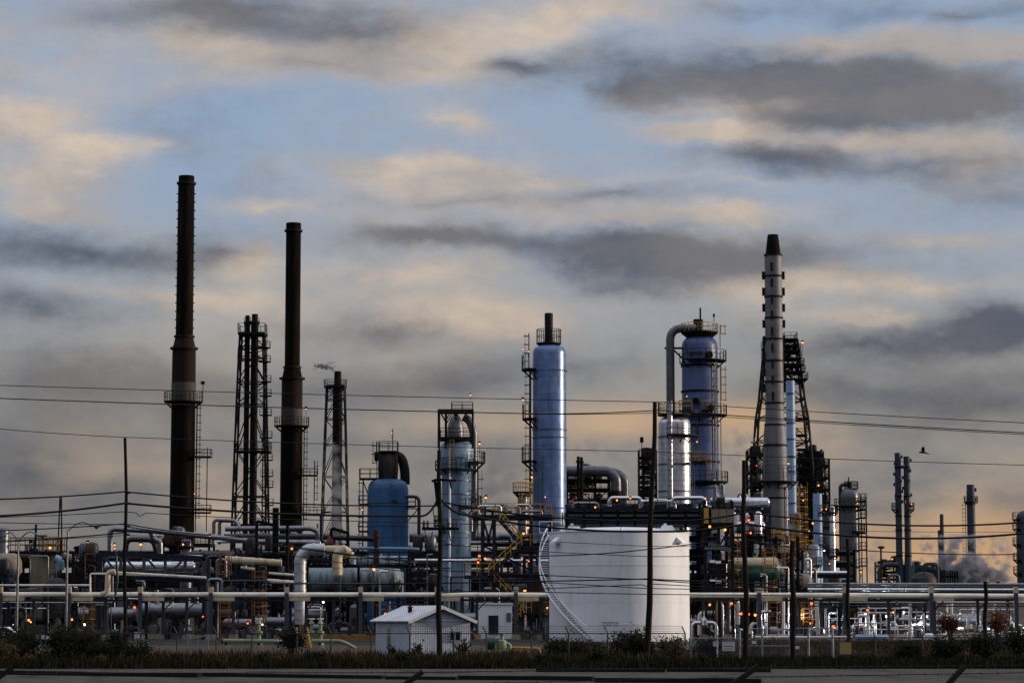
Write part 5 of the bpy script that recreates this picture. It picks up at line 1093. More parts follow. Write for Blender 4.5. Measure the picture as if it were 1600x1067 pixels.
scatter([d1, d2], NN, [30, 85, 150, 195, 255, 310, 360, 410, 470, 515, 555, 610, 655, 700, 790, 840, 1085, 1130, 1175, 1225, 1262, 1312, 1362, 1390, 1445], 300, 400, (.9, 1.9))
for i, (a, b, D, top) in enumerate(((-30, 20, 318, 905), (120, 158, 325, 880), (205, 262, 322, 935), (372, 404, 322, 872), (404, 458, 335, 866), (500, 560, 345, 905), (640, 688, 330, 868), (648, 690, 318, 930), (775, 840, 330, 862), (1085, 1135, 320, 935), (1140, 1200, 342, 800), (1210, 1250, 345, 872), (1290, 1350, 372, 925), (1345, 1400, 320, 955), (30, 88, 352, 885), (250, 330, 362, 852), (455, 520, 365, 850))):
    zz = []; z = 3.6
    while z < Z(top, D): zz.append(z); z += 3.4
    zz.append(Z(top, D)); zz = sorted(set(round(q, 2) for q in zz)); 
    if len(zz) > 1 and zz[-1] - zz[-2] < 1.2: zz.pop(-2)
    auto(open_frame(a, b, D, 6, zz, None, m=R.choice(['dark_steel', 'dark_steel', 'blue_steel']), fill=3, wb=.3, name='process_structure'), 'crowded open steel structure', (a + b) / 2, top)['group'] = 'open equipment frames'
# bent risers, loose verticals
for i in range(175):
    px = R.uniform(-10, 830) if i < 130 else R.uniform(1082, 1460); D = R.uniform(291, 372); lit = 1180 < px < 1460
    if px < 830: y1 = R.uniform(865, 960); 
    else: y1 = R.uniform(870, 960) if px < 1290 else R.uniform(940, 975)
    dx_ = R.choice([-1, 1]) * R.uniform(5, 30); k = R.random(); r = R.choice([.7, .9, 1.2, 1.7, 2.4]); ma = R.choice(['pipe_dark', 'pipe_grey', 'pipe_grey', 'pipe_brown', 'pipe_dark', 'pipe_silver'] if not lit else ['pipe_silver', 'pipe_white', 'pipe_grey', 'pipe_silver'])  # paler materials in the lit stretch put its brightness into the pipe colours
    pts = [(px, 1000 if D < 300 else 995), (px, y1), (px + dx_, y1)] if k < .45 else [(px, 995), (px, y1), (px + dx_, y1), (px + dx_, min(990, y1 + R.uniform(15, 60)))]
    if k > .8: pts = [(px, y1), (px + dx_ * 3, y1)]
    adj = {'pipe_dark': 'dark', 'pipe_grey': 'grey', 'pipe_silver': 'silvery', 'pipe_brown': 'rusty brown', 'pipe_white': 'white'}[ma]
    shp = 'knee-shaped' if k < .45 else 'arch-shaped' if k <= .8 else 'level'
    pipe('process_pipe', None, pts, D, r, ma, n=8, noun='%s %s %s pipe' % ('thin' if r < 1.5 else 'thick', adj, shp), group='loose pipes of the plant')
# pale loops right of the tank
for pts, r, lab in (([(1093, 992), (1093, 957), (1117, 957)], 3.4, 'fat white elbow pipe just right of the white tank'), ([(1093, 980), (1112, 980)], 2.4, 'short white branch low on the fat elbow right of the tank'), ([(1111, 965), (1111, 986), (1120, 986)], 1.8, 'small white U-bend beside the fat elbow pipe'), ([(1146, 987), (1138, 982), (1138, 938), (1153, 938), (1153, 975)], 3.2, 'tall white arch pipe under the pipeline right of the tank'), ([(1138, 948), (1150, 948)], 2, 'short level pipe inside the tall white arch'), ([(1172, 990), (1174, 975), (1182, 973)], 3, 'bright white bent nozzle pipe left of the rack post'), ([(1224, 935), (1224, 990)], 2.4, 'straight white riser between two right poles'), ([(1275, 935), (1279, 998)], 3.2, 'leaning bright white post pipe with splayed foot'), ([(1290, 950), (1290, 990)], 1.8, 'slim pale riser right of the splayed post'), ([(1356, 945), (1357, 998)], 2, 'bright white riser at the start of the lit area'), ([(1422, 942), (1422, 998)], 2.4, 'bright white riser in the middle of the lit area'), ([(1406, 967), (1460, 967)], 1.8, 'white level pipe in the middle of the lit area'), ([(1340, 957), (1395, 957)], 1.3, 'thin white level pipe at the left of the lit area'), ([(1487, 935), (1487, 970)], 2, 'white riser above the rusty orange shrub'), ([(1555, 940), (1554, 970)], 2, 'white riser above the second rusty orange shrub'), ([(1334, 977), (1350, 977), (1350, 990)], 1.4, 'small white bent pipe left in the lit area')):
    pipe('white_pipe', lab, pts, 289, r, 'pipe_white')
pipe('white_pipe', 'long white ground pipe right of the short thick pole', [(1180, 995), (1332, 995)], 250, 1.6, 'pipe_white')
pipe('pink_pipe', 'long pinkish ground pipe rising towards the right edge', [(1465, 992), (1580, 987), (1700, 987)], 230, 1.3, 'pipe_cream')
pipe('white_pipe', 'white level pipe across the rusty orange shrubs', [(1400, 978), (1500, 977)], 292, 1.5, 'pipe_white')
for i_, (x_, y_) in enumerate(((1342, 947), (1368, 950), (1376, 960), (1398, 949), (1432, 951), (1444, 956), (1466, 945), (1478, 950), (1512, 947), (1532, 944), (1575, 946), (1590, 950), (1307, 950), (1322, 968))): auto(tag(pipe('slim_post', None, [(x_, 997), (x_, y_)], 287, .8, 'pipe_silver' if i_ % 2 else 'pipe_grey', n=8), None, 'post', 'slim posts in the lit area'), 'slim pale post', x_, 970)
for i_, (a_, b_, y_) in enumerate(((1335, 1400, 973), (1345, 1425, 950), (1410, 1470, 956), (1430, 1500, 962), (1360, 1440, 983), (1290, 1345, 966), (1500, 1590, 952))): auto(pipe('white_pipe', None, [(a_, y_ + 8), (a_, y_), (b_, y_), (b_, y_ + 6)], 288 + i_, .9, 'pipe_silver', n=8), 'slim level pipe with turned-down ends', (a_ + b_) / 2, y_)
# green pipes and yellow steps in the yard
D = 205
pipe('green_pipe', 'pale green pipe with red end flange lying low in the yard', [(348, 1000.5), (430, 1001.5), (440, 1002.5), (470, 1002.5)], D, 3.1, 'pipe_green', n=14)
MBx = MB(); a = pos(346, 1000.5, D); o = MBx.path([a, a + Vector((.14, 0, 0))], S(5, D), 14).build('end_flange', 'red_paint', None, a); tag(o, 'round red flange on the left end of the green pipe', 'flange')
pipe('green_pipe', 'pale green pipe bending down to the ground left of the shed', [(488, 1001), (530, 1001), (540, 1004), (556, 1013)], D - 6, 3.0, 'pipe_green', n=14)
pipe('green_pipe', 'thin straight green pipe behind the yellow steps', [(430, 1000), (505, 1000)], D + 5, 1.6, 'pipe_green')
for px in (354, 405, 500): 
    x = X(px, D); t = thing('pipe_support', None, 'pipe support', (x, D, 0), 'low supports of the green pipes'); MB().box((x, D, .1), (.6, .6, .2)).build('foot', 'concrete_pier', t); MB().bar((x, D, .2), (x, D, .5), .2).build('post', 'dark_steel', t); auto(t, 'dark support block under green pipe', px, 1005)
for px in (405, 487, 501):
    x = X(px, D + 3); t = thing('valve_tree', None, 'valve', (x, D + 3, 0), 'green valve trees'); MB().lathe([(.3, 0), (.3, .3), (.18, .35), (.18, .8), (.32, .85), (.32, 1.1), (.14, 1.15), (.14, 1.6), (.22, 1.7), (.1, 2.0)], (x, D + 3, .2), 12).build('body', 'pipe_green', t); MB().lathe([(.26, 0), (.3, .03), (.26, .06)], (x, D + 3, 2.25), 12).bar((x, D + 3, 2.1), (x, D + 3, 2.3), .06).build('handwheel', 'trim_white', t); auto(t, 'pale green valve tree', px, 985)
t = thing('yellow_steps', 'short yellow railed steps over the green pipe', 'steps', (X(472, D), D - 1, 0)); x0 = X(465, D); 
for s_ in (0, .85):
    q = MB(); q.bar((x0 + s_, D - .6, Z(980, D)), (x0 + s_ + .35, D - 1.4, .1), .09); q.bar((x0 + s_, D - .6, Z(988, D)), (x0 + s_ + .35, D - 1.4, -.0), .12); q.bar((x0 + s_, D - .6, 0), (x0 + s_, D - .6, Z(980, D)), .08); q.build('handrail', 'yellow', t)
q = MB()
for k in range(4): q.box((x0 + .5 + k * .08, D - .7 - k * .2, .9 - k * .24), (.85, .25, .05))
q.build('treads', 'yellow', t)
o = MB().bar((X(430, 262), 262, .35), (X(590, 262), 262, .35), .3, .5).build('yellow_curb', 'orange_rail', None, (X(430, 262), 262, .35)); tag(o, 'long low yellow guard beam behind the green pipes', 'guard beam')
# green pump and yellow barrier right of the shed
D = 165; x = X(776, D); t = thing('green_pump', 'green pump unit with round drum right of the shed', 'pump', (x, D, 0)); MB().path([(x - .6, D, .75), (x - .1, D, .75)], .42, 16).build('drum', 'vessel_green', t); MB().box((x, D, .15), (1.8, .8, .3)).build('base', 'concrete_pier', t); MB().lathe([(.25, .3), (.34, .5), (.28, .9), (.12, 1.0), (.12, 1.25), (.22, 1.3), (.22, 1.36)], (x + .35, D, 0), 12).build('valve_body', 'pipe_green', t); MB().path([(x + .3, D, .7), (x + .85, D, .7), (x + .85, D, .1)], .13, 8, bend=.2).build('outlet_pipe', 'pipe_green', t)
t = thing('yellow_barrier', 'yellow pipe barrier with posts beside the green pump', 'barrier', (X(820, D), D, 0)); a, b = X(790, D), X(843, D); MB().path([(a, D, Z(1011, D)), (b, D, Z(1013, D)), (b, D, 0)], .07, 8, bend=.1).build('rail', 'yellow', t); MB().path([(X(815, D), D, 0), (X(815, D), D, Z(1012, D))], .07, 8).build('post', 'yellow', t)
# shed
D = 143; ang = radians(-27); t = thing('metal_shed', 'small white corrugated metal shed with low gable roof by the bare pole', 'shed', (X(640, D), D, 0)); O = Vector((X(641, D), D - .0, 0))
ux = Vector((cos(radians(14)), sin(radians(14)), 0)); uy = Vector((-sin(radians(30)) * 1., cos(radians(30)), 0)); WD, LN = S(96, D), 4.2; h0, h1 = Z(969, D), Z(948.5, D)
def sp(a, b, z): return O + ux * a + uy * b + Vector((0, 0, z))
q = MB(); q.add([sp(0, 0, 0), sp(WD, 0, 0), sp(WD, 0, h0), sp(WD / 2, 0, h1), sp(0, 0, h0), sp(0, LN, 0), sp(WD, LN, 0), sp(WD, LN, h0), sp(WD / 2, LN, h1), sp(0, LN, h0)], [(0, 1, 2, 3, 4), (5, 9, 8, 7, 6), (0, 4, 9, 5), (1, 6, 7, 2)]); w_ = q.build('wall', 'shed_wall', t)
q = MB(); e = .28
for sgn in (0, 1):
    a0_, a1_ = (-.22, WD / 2) if sgn == 0 else (WD / 2, WD + .22); za_, zb_ = (h0 - .07, h1 + .05) if sgn == 0 else (h1 + .05, h0 - .07)
    vs = [sp(a0_, -e, za_), sp(a1_, -e, zb_), sp(a1_, LN + e, zb_), sp(a0_, LN + e, za_)]; q.add(vs + [v + Vector((0, 0, .06)) for v in vs], [(3, 2, 1, 0), (4, 5, 6, 7), (0, 1, 5, 4), (1, 2, 6, 5), (2, 3, 7, 6), (3, 0, 4, 7)])
rf = q.build('roof', 'shed_roof', t); q = MB(); q.bar(sp(-.24, -e - .03, h0 - .1), sp(WD / 2, -e - .03, h1), .05, .17); q.bar(sp(WD / 2, -e - .03, h1), sp(WD + .24, -e - .03, h0 - .1), .05, .17); q.build('barge_board', 'trim_white', rf)
c_ = sp(WD * .26, LN * .45, (h0 + h1) / 2); q = MB(); q.lathe([(.12, 0), (.12, .35), (.2, .35), (.01, .5)], c_, 12).build('roof_vent', 'dark_steel', rf)
wz = (Z(988, D) + Z(999, D)) / 2; fr = MB(); cxw = sp(WD * .74, -.05, wz); fr.add([cxw - ux * .3 - Vector((0, 0, .24)), cxw + ux * .3 - Vector((0, 0, .24)), cxw + ux * .3 + Vector((0, 0, .24)), cxw - ux * .3 + Vector((0, 0, .24))], [(0, 1, 2, 3)]); win = fr.build('window', 'glass_dark', t); q = MB()
for k in (-.3, 0, .3): q.bar(cxw + ux * k - Vector((0, .03, .26)), cxw + ux * k + Vector((0, -.03, .26)), .04)
for k in (-.25, .25): q.bar(cxw - ux * .32 + Vector((0, -.03, k)), cxw + ux * .32 + Vector((0, -.03, k)), .04)
q.build('frame', 'window_frame', win); q = MB(); q.box(sp(-.05, LN * .6, 1.1), (.12, .2, .5), .5); q.bar(sp(-.06, LN * .6, 0), sp(-.06, LN * .6, 1.8), .06); q.build('meter_box', 'pipe_green', t)
q = MB(); q.bar(sp(WD * .02, -.03, 0), sp(WD * .02, -.03, h0), .1, .05); q.bar(sp(0, -.03, h0), sp(WD, -.03, h0), .03, .04); q.build('corner_trim', 'trim_white', t)
t = thing('yellow_steps', 'small yellow handrail descending at the right side of the shed', 'steps', (X(742, 155), 155, 0)); q = MB()
for k in (0, .25): q.bar((X(734, 155), 155 + k, Z(985, 155)), (X(754, 155), 155 + k, Z(1001, 155)), .06); q.bar((X(734, 155), 155 + k, 0), (X(734, 155), 155 + k, Z(985, 155)), .05)
q.build('handrail', 'yellow', t)
# ================================================================== POLES, WIRES
def upole(pxt, pyt, pxb, D, wt, wb_, label):
    a = Vector((X(pxb, D, 1030), D, -.3)); b = pos(pxt, pyt, D); t = thing('utility_pole', label, 'utility pole', (a.x, D, 0))
    n = 8; pts = [a.lerp(b, i / n) + Vector((.05 * sin(i * 1.3 + pxb), 0, 0)) for i in range(n + 1)]; MB().path(pts, [S(wb_ + (wt - wb_) * i / n, D) for i in range(n + 1)], 12).build('pole', 'wood_pole', t); return t, a, b
t, a, b = upole(196.5, 684, 195, 150, 2.3, 3.2, 'tall bare wooden pole at the left')
q = MB(); z = Z(784, 150)
for py in (770, 786, 822, 835): q.path([(b.x + .1, 149.8, Z(py, 150)), (b.x + .35, 149.8, Z(py, 150))], .06, 6)
q.build('insulators', 'wood_pole', t)
t, a, b = upole(687, 703, 686.5, 134, 3., 4.6, 'thick wooden pole with crossarm before the pale blue column'); D = 134
q = MB(); q.bar((X(659, D), D - .25, Z(826, D)), (X(717, D), D - .25, Z(826, D)), .12, .16); q.build('crossarm', 'wood_pole', t)
q = MB()
for px in (662, 668, 700, 708, 714): q.lathe([(.03, 0), (.07, .05), (.05, .15), (.09, .2), (.05, .35), (.02, .4)], (X(px, D), D - .25, Z(825, D)), 8)
q.build('insulators', 'pipe_dark', t)
q = MB(); q.path([(X(674, D), D - .2, Z(752, D)), (X(682, D), D - .2, Z(749, D)), (X(712, D), D - .2, Z(751, D))], .07, 6); q.path([(X(679, D), D, Z(750, D)), (X(682, D), D, Z(775, D)), (X(683.5, D), D, Z(790, D))], .09, 6); q.path([(X(702, D), D, Z(750, D)), (X(705, D), D, Z(763, D))], .05, 6); q.build('top_bracket', 'wood_pole', t)
q = MB()
for k, (x0_, x1_, y0_, dy_) in enumerate(((663, 676, 826, 18), (676, 686, 790, 25), (700, 686, 812, 20), (712, 700, 822, 22), (688, 712, 840, 8))):
    pts = [pos(x0_ + (x1_ - x0_) * s / 8, y0_ + dy_ * sin(pi * s / 8) + (s * .5), D - .4) for s in range(9)]; q.path(pts, .025, 5)
q.build('jumper_wires', 'wire', t)
upole(1023, 628, 1010.5, 132, 3.2, 5.2, 'thick leaning wooden pole in front of the white tank')
t, a, b = upole(1161, 719, 1166.5, 134, 3.2, 4.6, 'slightly leaning wooden pole right of the white tank'); upole(1237.5, 845, 1240.5, 133, 3.8, 4.6, 'short thick wooden pole before the beige drum')
upole(1324.5, 842, 1325.5, 150, 2.6, 3.6, 'thin dark pole below the dome column'); upole(1540, 908, 1539, 160, 3., 3.6, 'shortest dark post near the right edge')
for px, y0, w_ in ((1457, 972, 2), (1378, 912, 0),): pass
def wire(label, pts, D=139, r=.03, sag=0):
    w = []
    for i in range(len(pts) - 1):
        (x0, y0), (x1, y1) = pts[i], pts[i + 1]; n = max(4, int(abs(x1 - x0) / 25))
        sg = sag if isinstance(sag, (int, float)) else sag[i]
        for k in range(n): s = k / n; w.append(pos(x0 + (x1 - x0) * s, y0 + (y1 - y0) * s + sg * 4 * s * (1 - s), D))
    w.append(pos(*pts[-1], D)); o = MB().path(w, r, 5).build('power_line', 'wire', None, w[0]); tag(o, label, 'power line', 'overhead wires'); return o
wire('uppermost thin wire crossing the whole sky', [(-60, 600), (1030, 628), (1700, 665)], 140, .022, 2)
wire('second wire from the top across the sky', [(-60, 620), (820, 646), (1027, 641), (1700, 681)], 142, .03, 2); wire('wire running just under the second sky wire at right', [(820, 647), (1027, 645), (1700, 684)], 141, .02, 1)
wire('third thin wire from the top passing the left pole top', [(-60, 664), (195, 683), (1012, 705), (1700, 729)], 143, .02, 2)
wire('thick cable from the left pole to the crossarm pole, upper one', [(-80, 781), (195, 768), (686, 790)], 148, .045, (3, 7)); wire('thick cable from the left pole, lower one', [(-80, 808), (195, 786), (660, 806), (684, 780)], 148, .065, (5, 6, 6))
wire('thick cable from the crossarm pole sweeping right, upper one', [(686, 783), (1019, 812), (1166, 800), (1700, 806)], 137, .05, (10, 6, 18)); wire('thick cable from the crossarm pole sweeping right, lower one', [(687, 778), (720, 803), (1017, 830), (1167, 818), (1700, 820)], 136, .06, (4, 8, 4, 22))
wire('thin wire with slack loop at the left pole', [(-80, 809), (195, 799), (213, 801), (219, 806), (228, 801), (500, 812), (1010, 822)], 151, .025, (2, 0, 1, 0, 2, 2)); wire('thin level wire low at the far left', [(-80, 814), (195, 819)], 150, .025, 1)
wire('wire rising from the left edge to the left pole, upper', [(-80, 831), (195, 818), (330, 836)], 150, .035, 2); wire('wire rising from the left edge to the left pole, lower', [(-80, 850), (195, 832)], 150, .04, 2); wire('wire sinking right from the left pole across the plant', [(195, 822), (460, 856), (690, 880)], 150, .03, 2)
wire('thin wire behind the left street lamps', [(-80, 843), (195, 836), (690, 838)], 152, .02, 3)
wire('wire rising rightwards across the upper half of the white tank', [(560, 872), (858, 868), (1012, 858), (1165, 838)], 138, .03, (1, 2, 1)); wire('thin level wire across the upper half of the white tank', [(690, 850), (1012, 869), (1165, 864)], 138, .02, 2); wire('faint thin wire highest on the white tank', [(690, 838), (1010, 853), (1240, 853)], 138, .016, 0)
wire('wire sinking right across the middle of the white tank', [(560, 884), (1010, 905), (1240, 920)], 137, .028, 1); wire('nearly level thick wire across the middle of the white tank', [(560, 912), (1010, 904), (1240, 912)], 137, .035, 1); wire('crossing wire lower on the white tank', [(690, 900), (1012, 919), (1240, 922)], 138, .024, 0); wire('wire rising below the middle of the white tank', [(690, 926), (1003, 913), (1012, 916), (1022, 912), (1240, 924)], 138, .024, 0); wire('lowest wire across the white tank just above the pipeline', [(690, 922), (1012, 928), (1240, 930)], 138, .024, 0)
wire('wire in front of the white elbow duct', [(420, 848), (690, 884)], 140, .03, 1); wire('low wire in front of the rusty vessel', [(420, 862), (690, 900)], 140, .022, 1)
wire('wire crossing below the dome column to the right edge', [(1166, 842), (1325, 858), (1700, 862)], 146, .03, 6); wire('faint high wire on the right between the far stacks', [(1166, 836), (1325, 829), (1700, 829)], 150, .014, 2)
# near fence: posts with slanted arms and barbed wire
Dn = 21.; t = thing('barbed_wire_fence', 'near dark barbed wire fence with slanted arms along the bottom edge', 'fence', (0, Dn, 0)); tips = []
for (xa_, ya_, xb_) in ((-26, 1075, 20), (628, 1072, 660), (1140, 1072, 1185), (1478, 1072, 1507)):
    yb_ = {20: 1042, 660: 1049}.get(xb_, 1040); a = pos(xa_, ya_, Dn); b = pos(xb_, yb_, Dn + .05); q = MB(); q.bar((a.x, Dn, 0), a, .045); q.bar(a, b, .034, .04); q.build('post', 'tar', t); tips.append(b)
for j, ys_ in enumerate(((1052, 1050, 1042, 1040, 1037), (1070, 1069, 1057, 1052, 1048))):
    w = [pos(x_, y_, Dn + .05) for x_, y_ in zip((-200, 655, 1195, 1500, 1750), ys_)]
    q = MB(); q.path(w, .0035, 5); L_ = 0
    for u, v in zip(w, w[1:]):
        n = int((v - u).length / .11)
        for k in range(n):
            p = u.lerp(v, (k + R.uniform(-.1, .1) + .5) / n)
            for _ in range(2): d = Vector((R.uniform(-.4, .4), R.uniform(-1, 1), R.uniform(-1, 1))).normalized() * .014; q.path([p - d, p + d], .0022, 3)
    q.build('barbed_wire', 'wire', t)
# far chain link fences
def fence(px0, px1, D, py, step, m, label, arms=True, mesh=True, rails=(0,)):
    x0, x1 = X(px0, D), X(px1, D); h = Z(py, D); t = thing('chain_link_fence', label, 'fence', (x0, D, 0)); n = max(1, round((x1 - x0) / step))
    for i in range(n + 1):
        x = x0 + (x1 - x0) * i / n + (R.uniform(-.2, .2) if 0 < i < n else 0); q = MB(); q.path([(x, D, -.1), (x, D, h + .04)], .04 if m == 'fence_dark' else .06, 6)
        if arms: q.bar((x, D, h), (x - .18, D - .25, h + .36), .05)
        q.build('post', m, t)
    for rr in rails: MB().path([(x0, D, h - rr), (x1, D, h - rr)], .03, 6).build('rail', m, t)
    if arms:
        for k in (.12, .24, .36): MB().path([(x0 - .18 * k / .36, D - .25 * k / .36, h + k), (x1 - .18 * k / .36, D - .25 * k / .36, h + k)], .010, 4).build('barbed_strand', m, t)
    if mesh:
        q = MB(); s_ = .16; k = x0 - h
        while k < x1:
            for a_, b_ in (((k, 0), (k + h, h)), ((k, h), (k + h, 0))):
                (ax, az_), (bx, bz) = a_, b_
                q.add([(ax - .004, D, az_), (ax + .004, D, az_), (bx + .004, D, bz), (bx - .004, D, bz)], [(0, 1, 2, 3)])
            k += s_
        q.build('mesh', m, t)
    return t
fence(-90, 1070, 136, 989, 2.05, 'fence_dark', 'long low rusty chain link fence left of the signs')
fence(1078, 1155, 136.5, 996.5, 1.4, 'fence_galv', 'short bright chain link section right of the tank foot', False); fence(1155, 1234, 136.2, 982, 1.3, 'fence_galv', 'taller galvanised gate section between two right poles', False, rails=(0, .9)); fence(1235, 1300, 136.4, 981, 1.2, 'fence_galv', 'second galvanised gate section right of the short thick pole', False)
fence(1302, 1720, 137, 995.5, 2.4, 'fence_dark', 'dark chain link fence running to the right edge', True)
t = thing('gate_panel', 'grey mesh gate leaf with slanted top at left', 'gate', (X(310, 140), 140, 0)); a_, b_ = X(294, 140), X(326, 140); q = MB(); q.bar((a_, 140, 0), (a_, 140, Z(999, 140)), .07); q.bar((b_, 140, 0), (b_, 140, Z(991, 140)), .07); q.bar((a_, 140, Z(999, 140)), (b_, 140, Z(991, 140)), .07); q.bar((a_, 140, Z(1020, 140)), (b_, 140, Z(1020, 140)), .05); q.bar(((a_ + b_) / 2, 140, 0), ((a_ + b_) / 2, 140, Z(995, 140)), .04); q.build('frame', 'fence_galv', t)
q = MB()
for k in range(14): x = a_ + (b_ - a_) * k / 14; q.bar((x, 140, .05), (x, 140, Z(999, 140)), .02)
q.build('mesh', 'fence_galv', t)
# signs
def sign(px0, px1, py0, py1, D, m, label, rows=0, post=True, parent_name='warning_sign'):
    x0, x1, z0, z1 = X(px0, D), X(px1, D), Z(py1, D), Z(py0, D); t = thing(parent_name, label, 'sign', ((x0 + x1) / 2, D, 0)); MB().box(((x0 + x1) / 2, D, (z0 + z1) / 2), (x1 - x0, .03, z1 - z0)).build('panel', m, t)
    if post: MB().bar(((x0 + x1) / 2, D + .06, 0), ((x0 + x1) / 2, D + .06, z1), .05).build('post', 'fence_dark', t)
    if rows:
        q = MB(); w = x1 - x0; h = z1 - z0
        for ri, (fy, fh, n) in enumerate(((.88, .07, 12), (.52, .17, 8), (.27, .06, 14), (.13, .06, 13))[:rows]):
            for k in range(n):
                x = x0 + w * (.1 + .8 * (k + .5) / n); lw = w * .8 / n; zc = z0 + h * fy; hh = h * fh
                for part in R.sample(range(4), 3):
                    if part == 0: q.box((x - lw * .25, D - .022, zc), (lw * .2, .008, hh))
                    elif part == 1: q.box((x + lw * .2, D - .022, zc), (lw * .2, .008, hh))
                    elif part == 2: q.box((x, D - .024, zc + hh * .4), (lw * .6, .008, hh * .22))
                    else: q.box((x, D - .024, zc - hh * .05), (lw * .6, .008, hh * .2))
        q.build('lettering', 'ink', t)
    return t
sign(1128, 1147.5, 1002, 1016.5, 135.5, 'sign_white', 'largest white notice board with dark lettering on the right fence', 4); sign(1061, 1075, 1001, 1014, 135.6, 'sign_white', 'dull pinkish notice board at the right foot of the white tank', 3); sign(1113.5, 1122, 1002, 1009, 135.6, 'sign_white', 'small pale notice between the two larger boards', 2); sign(1174, 1181, 1001, 1005.5, 135.6, 'sign_white', 'tiny pale plate beside the leaning right pole', 0); sign(1311, 1329, 1003, 1021.5, 135.5, 'sign_yellow', 'blank yellowish square board near the right fence', 0)
sign(211, 221, 987, 996, 150, 'sign_white', 'small white notice on a post between left rack columns', 2); sign(66, 80, 992, 998, 150, 'sign_white', 'small white plate in the dark bushes at left', 0); sign(164, 173, 993, 999, 150, 'pipe_green', 'small greenish plate above the left bushes', 0); sign(1528, 1537, 976, 985, 250, 'tank_white', 'bright white square board under the right rack', 0); sign(1242, 1248, 1009, 1013, 132, 'sign_white', 'small white meter plate on the short thick pole', 0, False)
for px, lab in ((410, 'left'), (445, 'right')):
    x = X(px, 142); z = Z(1024, 142); t = thing('marker_disc', lab + ' of two round tan marker discs on short posts', 'marker', (x, 142, 0), 'marker discs'); MB().path([(x, 142, z), (x, 141.96, z)], .16, 16).build('disc', 'vessel_beige', t); MB().bar((x, 142.04, 0), (x, 142.04, z), .04).build('post', 'fence_dark', t)
# blue tank trailer, white bins, car at left
hvessel(1336, 1388, 991, 999.5, 262, 'sky_blue', 'pale blue low tank lying on the lit ground at right', name='tank_trailer'); 
for px, lab in ((1451, 'left'), (1473, 'right')):
    D = 240; x = X(px, D); z = Z(987, D); t = thing('portable_tank', lab + ' of two white rounded tanks with dark caps on the lit ground', 'portable tank', (x, D, 0), 'white portable tanks'); MB().lathe([(.4, 0), (.5, .1), (.5, .75), (.3, .95), (.01, 1.0)], (x, D, 0), 16).build('shell', 'tank_white', t); MB().lathe([(.2, .9), (.2, 1.15), (.01, 1.2)], (x, D, 0), 12).build('cap', 'rubber', t)
D = 250; x = X(6, D); t = thing('parked_car', 'white car mostly hidden behind bushes at the far left', 'car', (x, D, 0)); q = MB()
pr = [(-2.4, .35), (-2.4, .9), (-1.9, 1.05), (-1.2, 1.5), (.5, 1.5), (1.1, 1.05), (2.0, .9), (2.2, .7), (2.2, .35)]
vs = [(x + a, D - .85, z) for a, z in pr] + [(x + a, D + .85, z) for a, z in pr]; n = len(pr); q.add(vs, [tuple(range(n))[::-1], tuple(range(n, 2 * n))] + [(i, (i + 1) % n, n + (i + 1) % n, n + i) for i in range(n)]); q.build('body', 'car_white', t)
MB().add([(x - 1.1, D - .87, 1.05), (x + .9, D - .87, 1.05), (x + .4, D - .87, 1.42), (x - 1.0, D - .87, 1.42)], [(0, 1, 2, 3)]) if False else None
q = MB(); q.add([(x - 1.35, D - .87, 1.06), (x + .95, D - .87, 1.06), (x + .42, D - .87, 1.42), (x - 1.1, D - .87, 1.42)], [(0, 1, 2, 3)]); q.build('window', 'glass_dark', t)
for k in (-1.45, 1.4):
    for y in (D - .8, D + .8): MB().path([(x + k, y - .1, .34), (x + k, y + .1, .34)], .34, 16).build('wheel', 'rubber', t)
# street lamps
def street(px, py, arms, D, label):
    x = X(px, D); zt_ = Z(py, D); t = thing('street_lamp', label, 'street lamp', (x, D, 0)); MB().path([(x, D, 0), (x, D, zt_)], [.16, .09], 8).build('pole', 'pipe_grey', t)
    for ex, ey in arms:
        xe, ze = X(ex, D), Z(ey, D); s_ = 1 if xe > x else -1; MB().path([(x, D, zt_), (x + (xe - x) * .3, D, ze + .1), (x + (xe - x) * .6, D, ze + .45), (xe, D, ze)], .07, 8, bend=.8).build('arm', 'pipe_grey', t); MB().box((xe + s_ * .35, D, ze - .05), (1.1, .35, .16)).lathe([(.05, -.35), (.2, -.25), (.24, -.1)], (xe + s_ * .45, D, ze), 10).build('lamp_head', 'vessel_grey', t)
street(27, 845, ((4, 837), (58, 836)), 262, 'twin-armed street lamp at the far left'); street(104, 829, ((142, 821),), 262, 'single-armed tall street lamp left of the bare pole')
for px, top, D, lab in ((1168, 940, 283, ''), (380, 968, 283, '')): pass
# bird
D = 150; p = pos(1443, 706.5, D); t = thing('flying_bird', 'dark bird flying with raised wings at right in the sky', 'bird', p); q = MB(); q.path([p + Vector((.32, 0, -.1)), p + Vector((.12, 0, -.03)), p + Vector((-.05, 0, .01)), p + Vector((-.2, 0, .0)), p + Vector((-.3, 0, -.02))], [.02, .045, .07, .05, .012], 8)
for s_ in (-1, 1): q.add([p + Vector((.06, s_ * .03, .02)), p + Vector((-.1, s_ * .03, .03)), p + Vector((-.12, s_ * .14, .2)), p + Vector((-.03, s_ * .3, .36)), p + Vector((.05, s_ * .16, .22))], [(0, 1, 2, 3, 4)])
q.add([p + Vector((.3, -.03, -.09)), p + Vector((.3, .03, -.09)), p + Vector((.46, .07, -.14)), p + Vector((.46, -.07, -.14))], [(0, 1, 2, 3)]); q.build('body', 'bird', t)
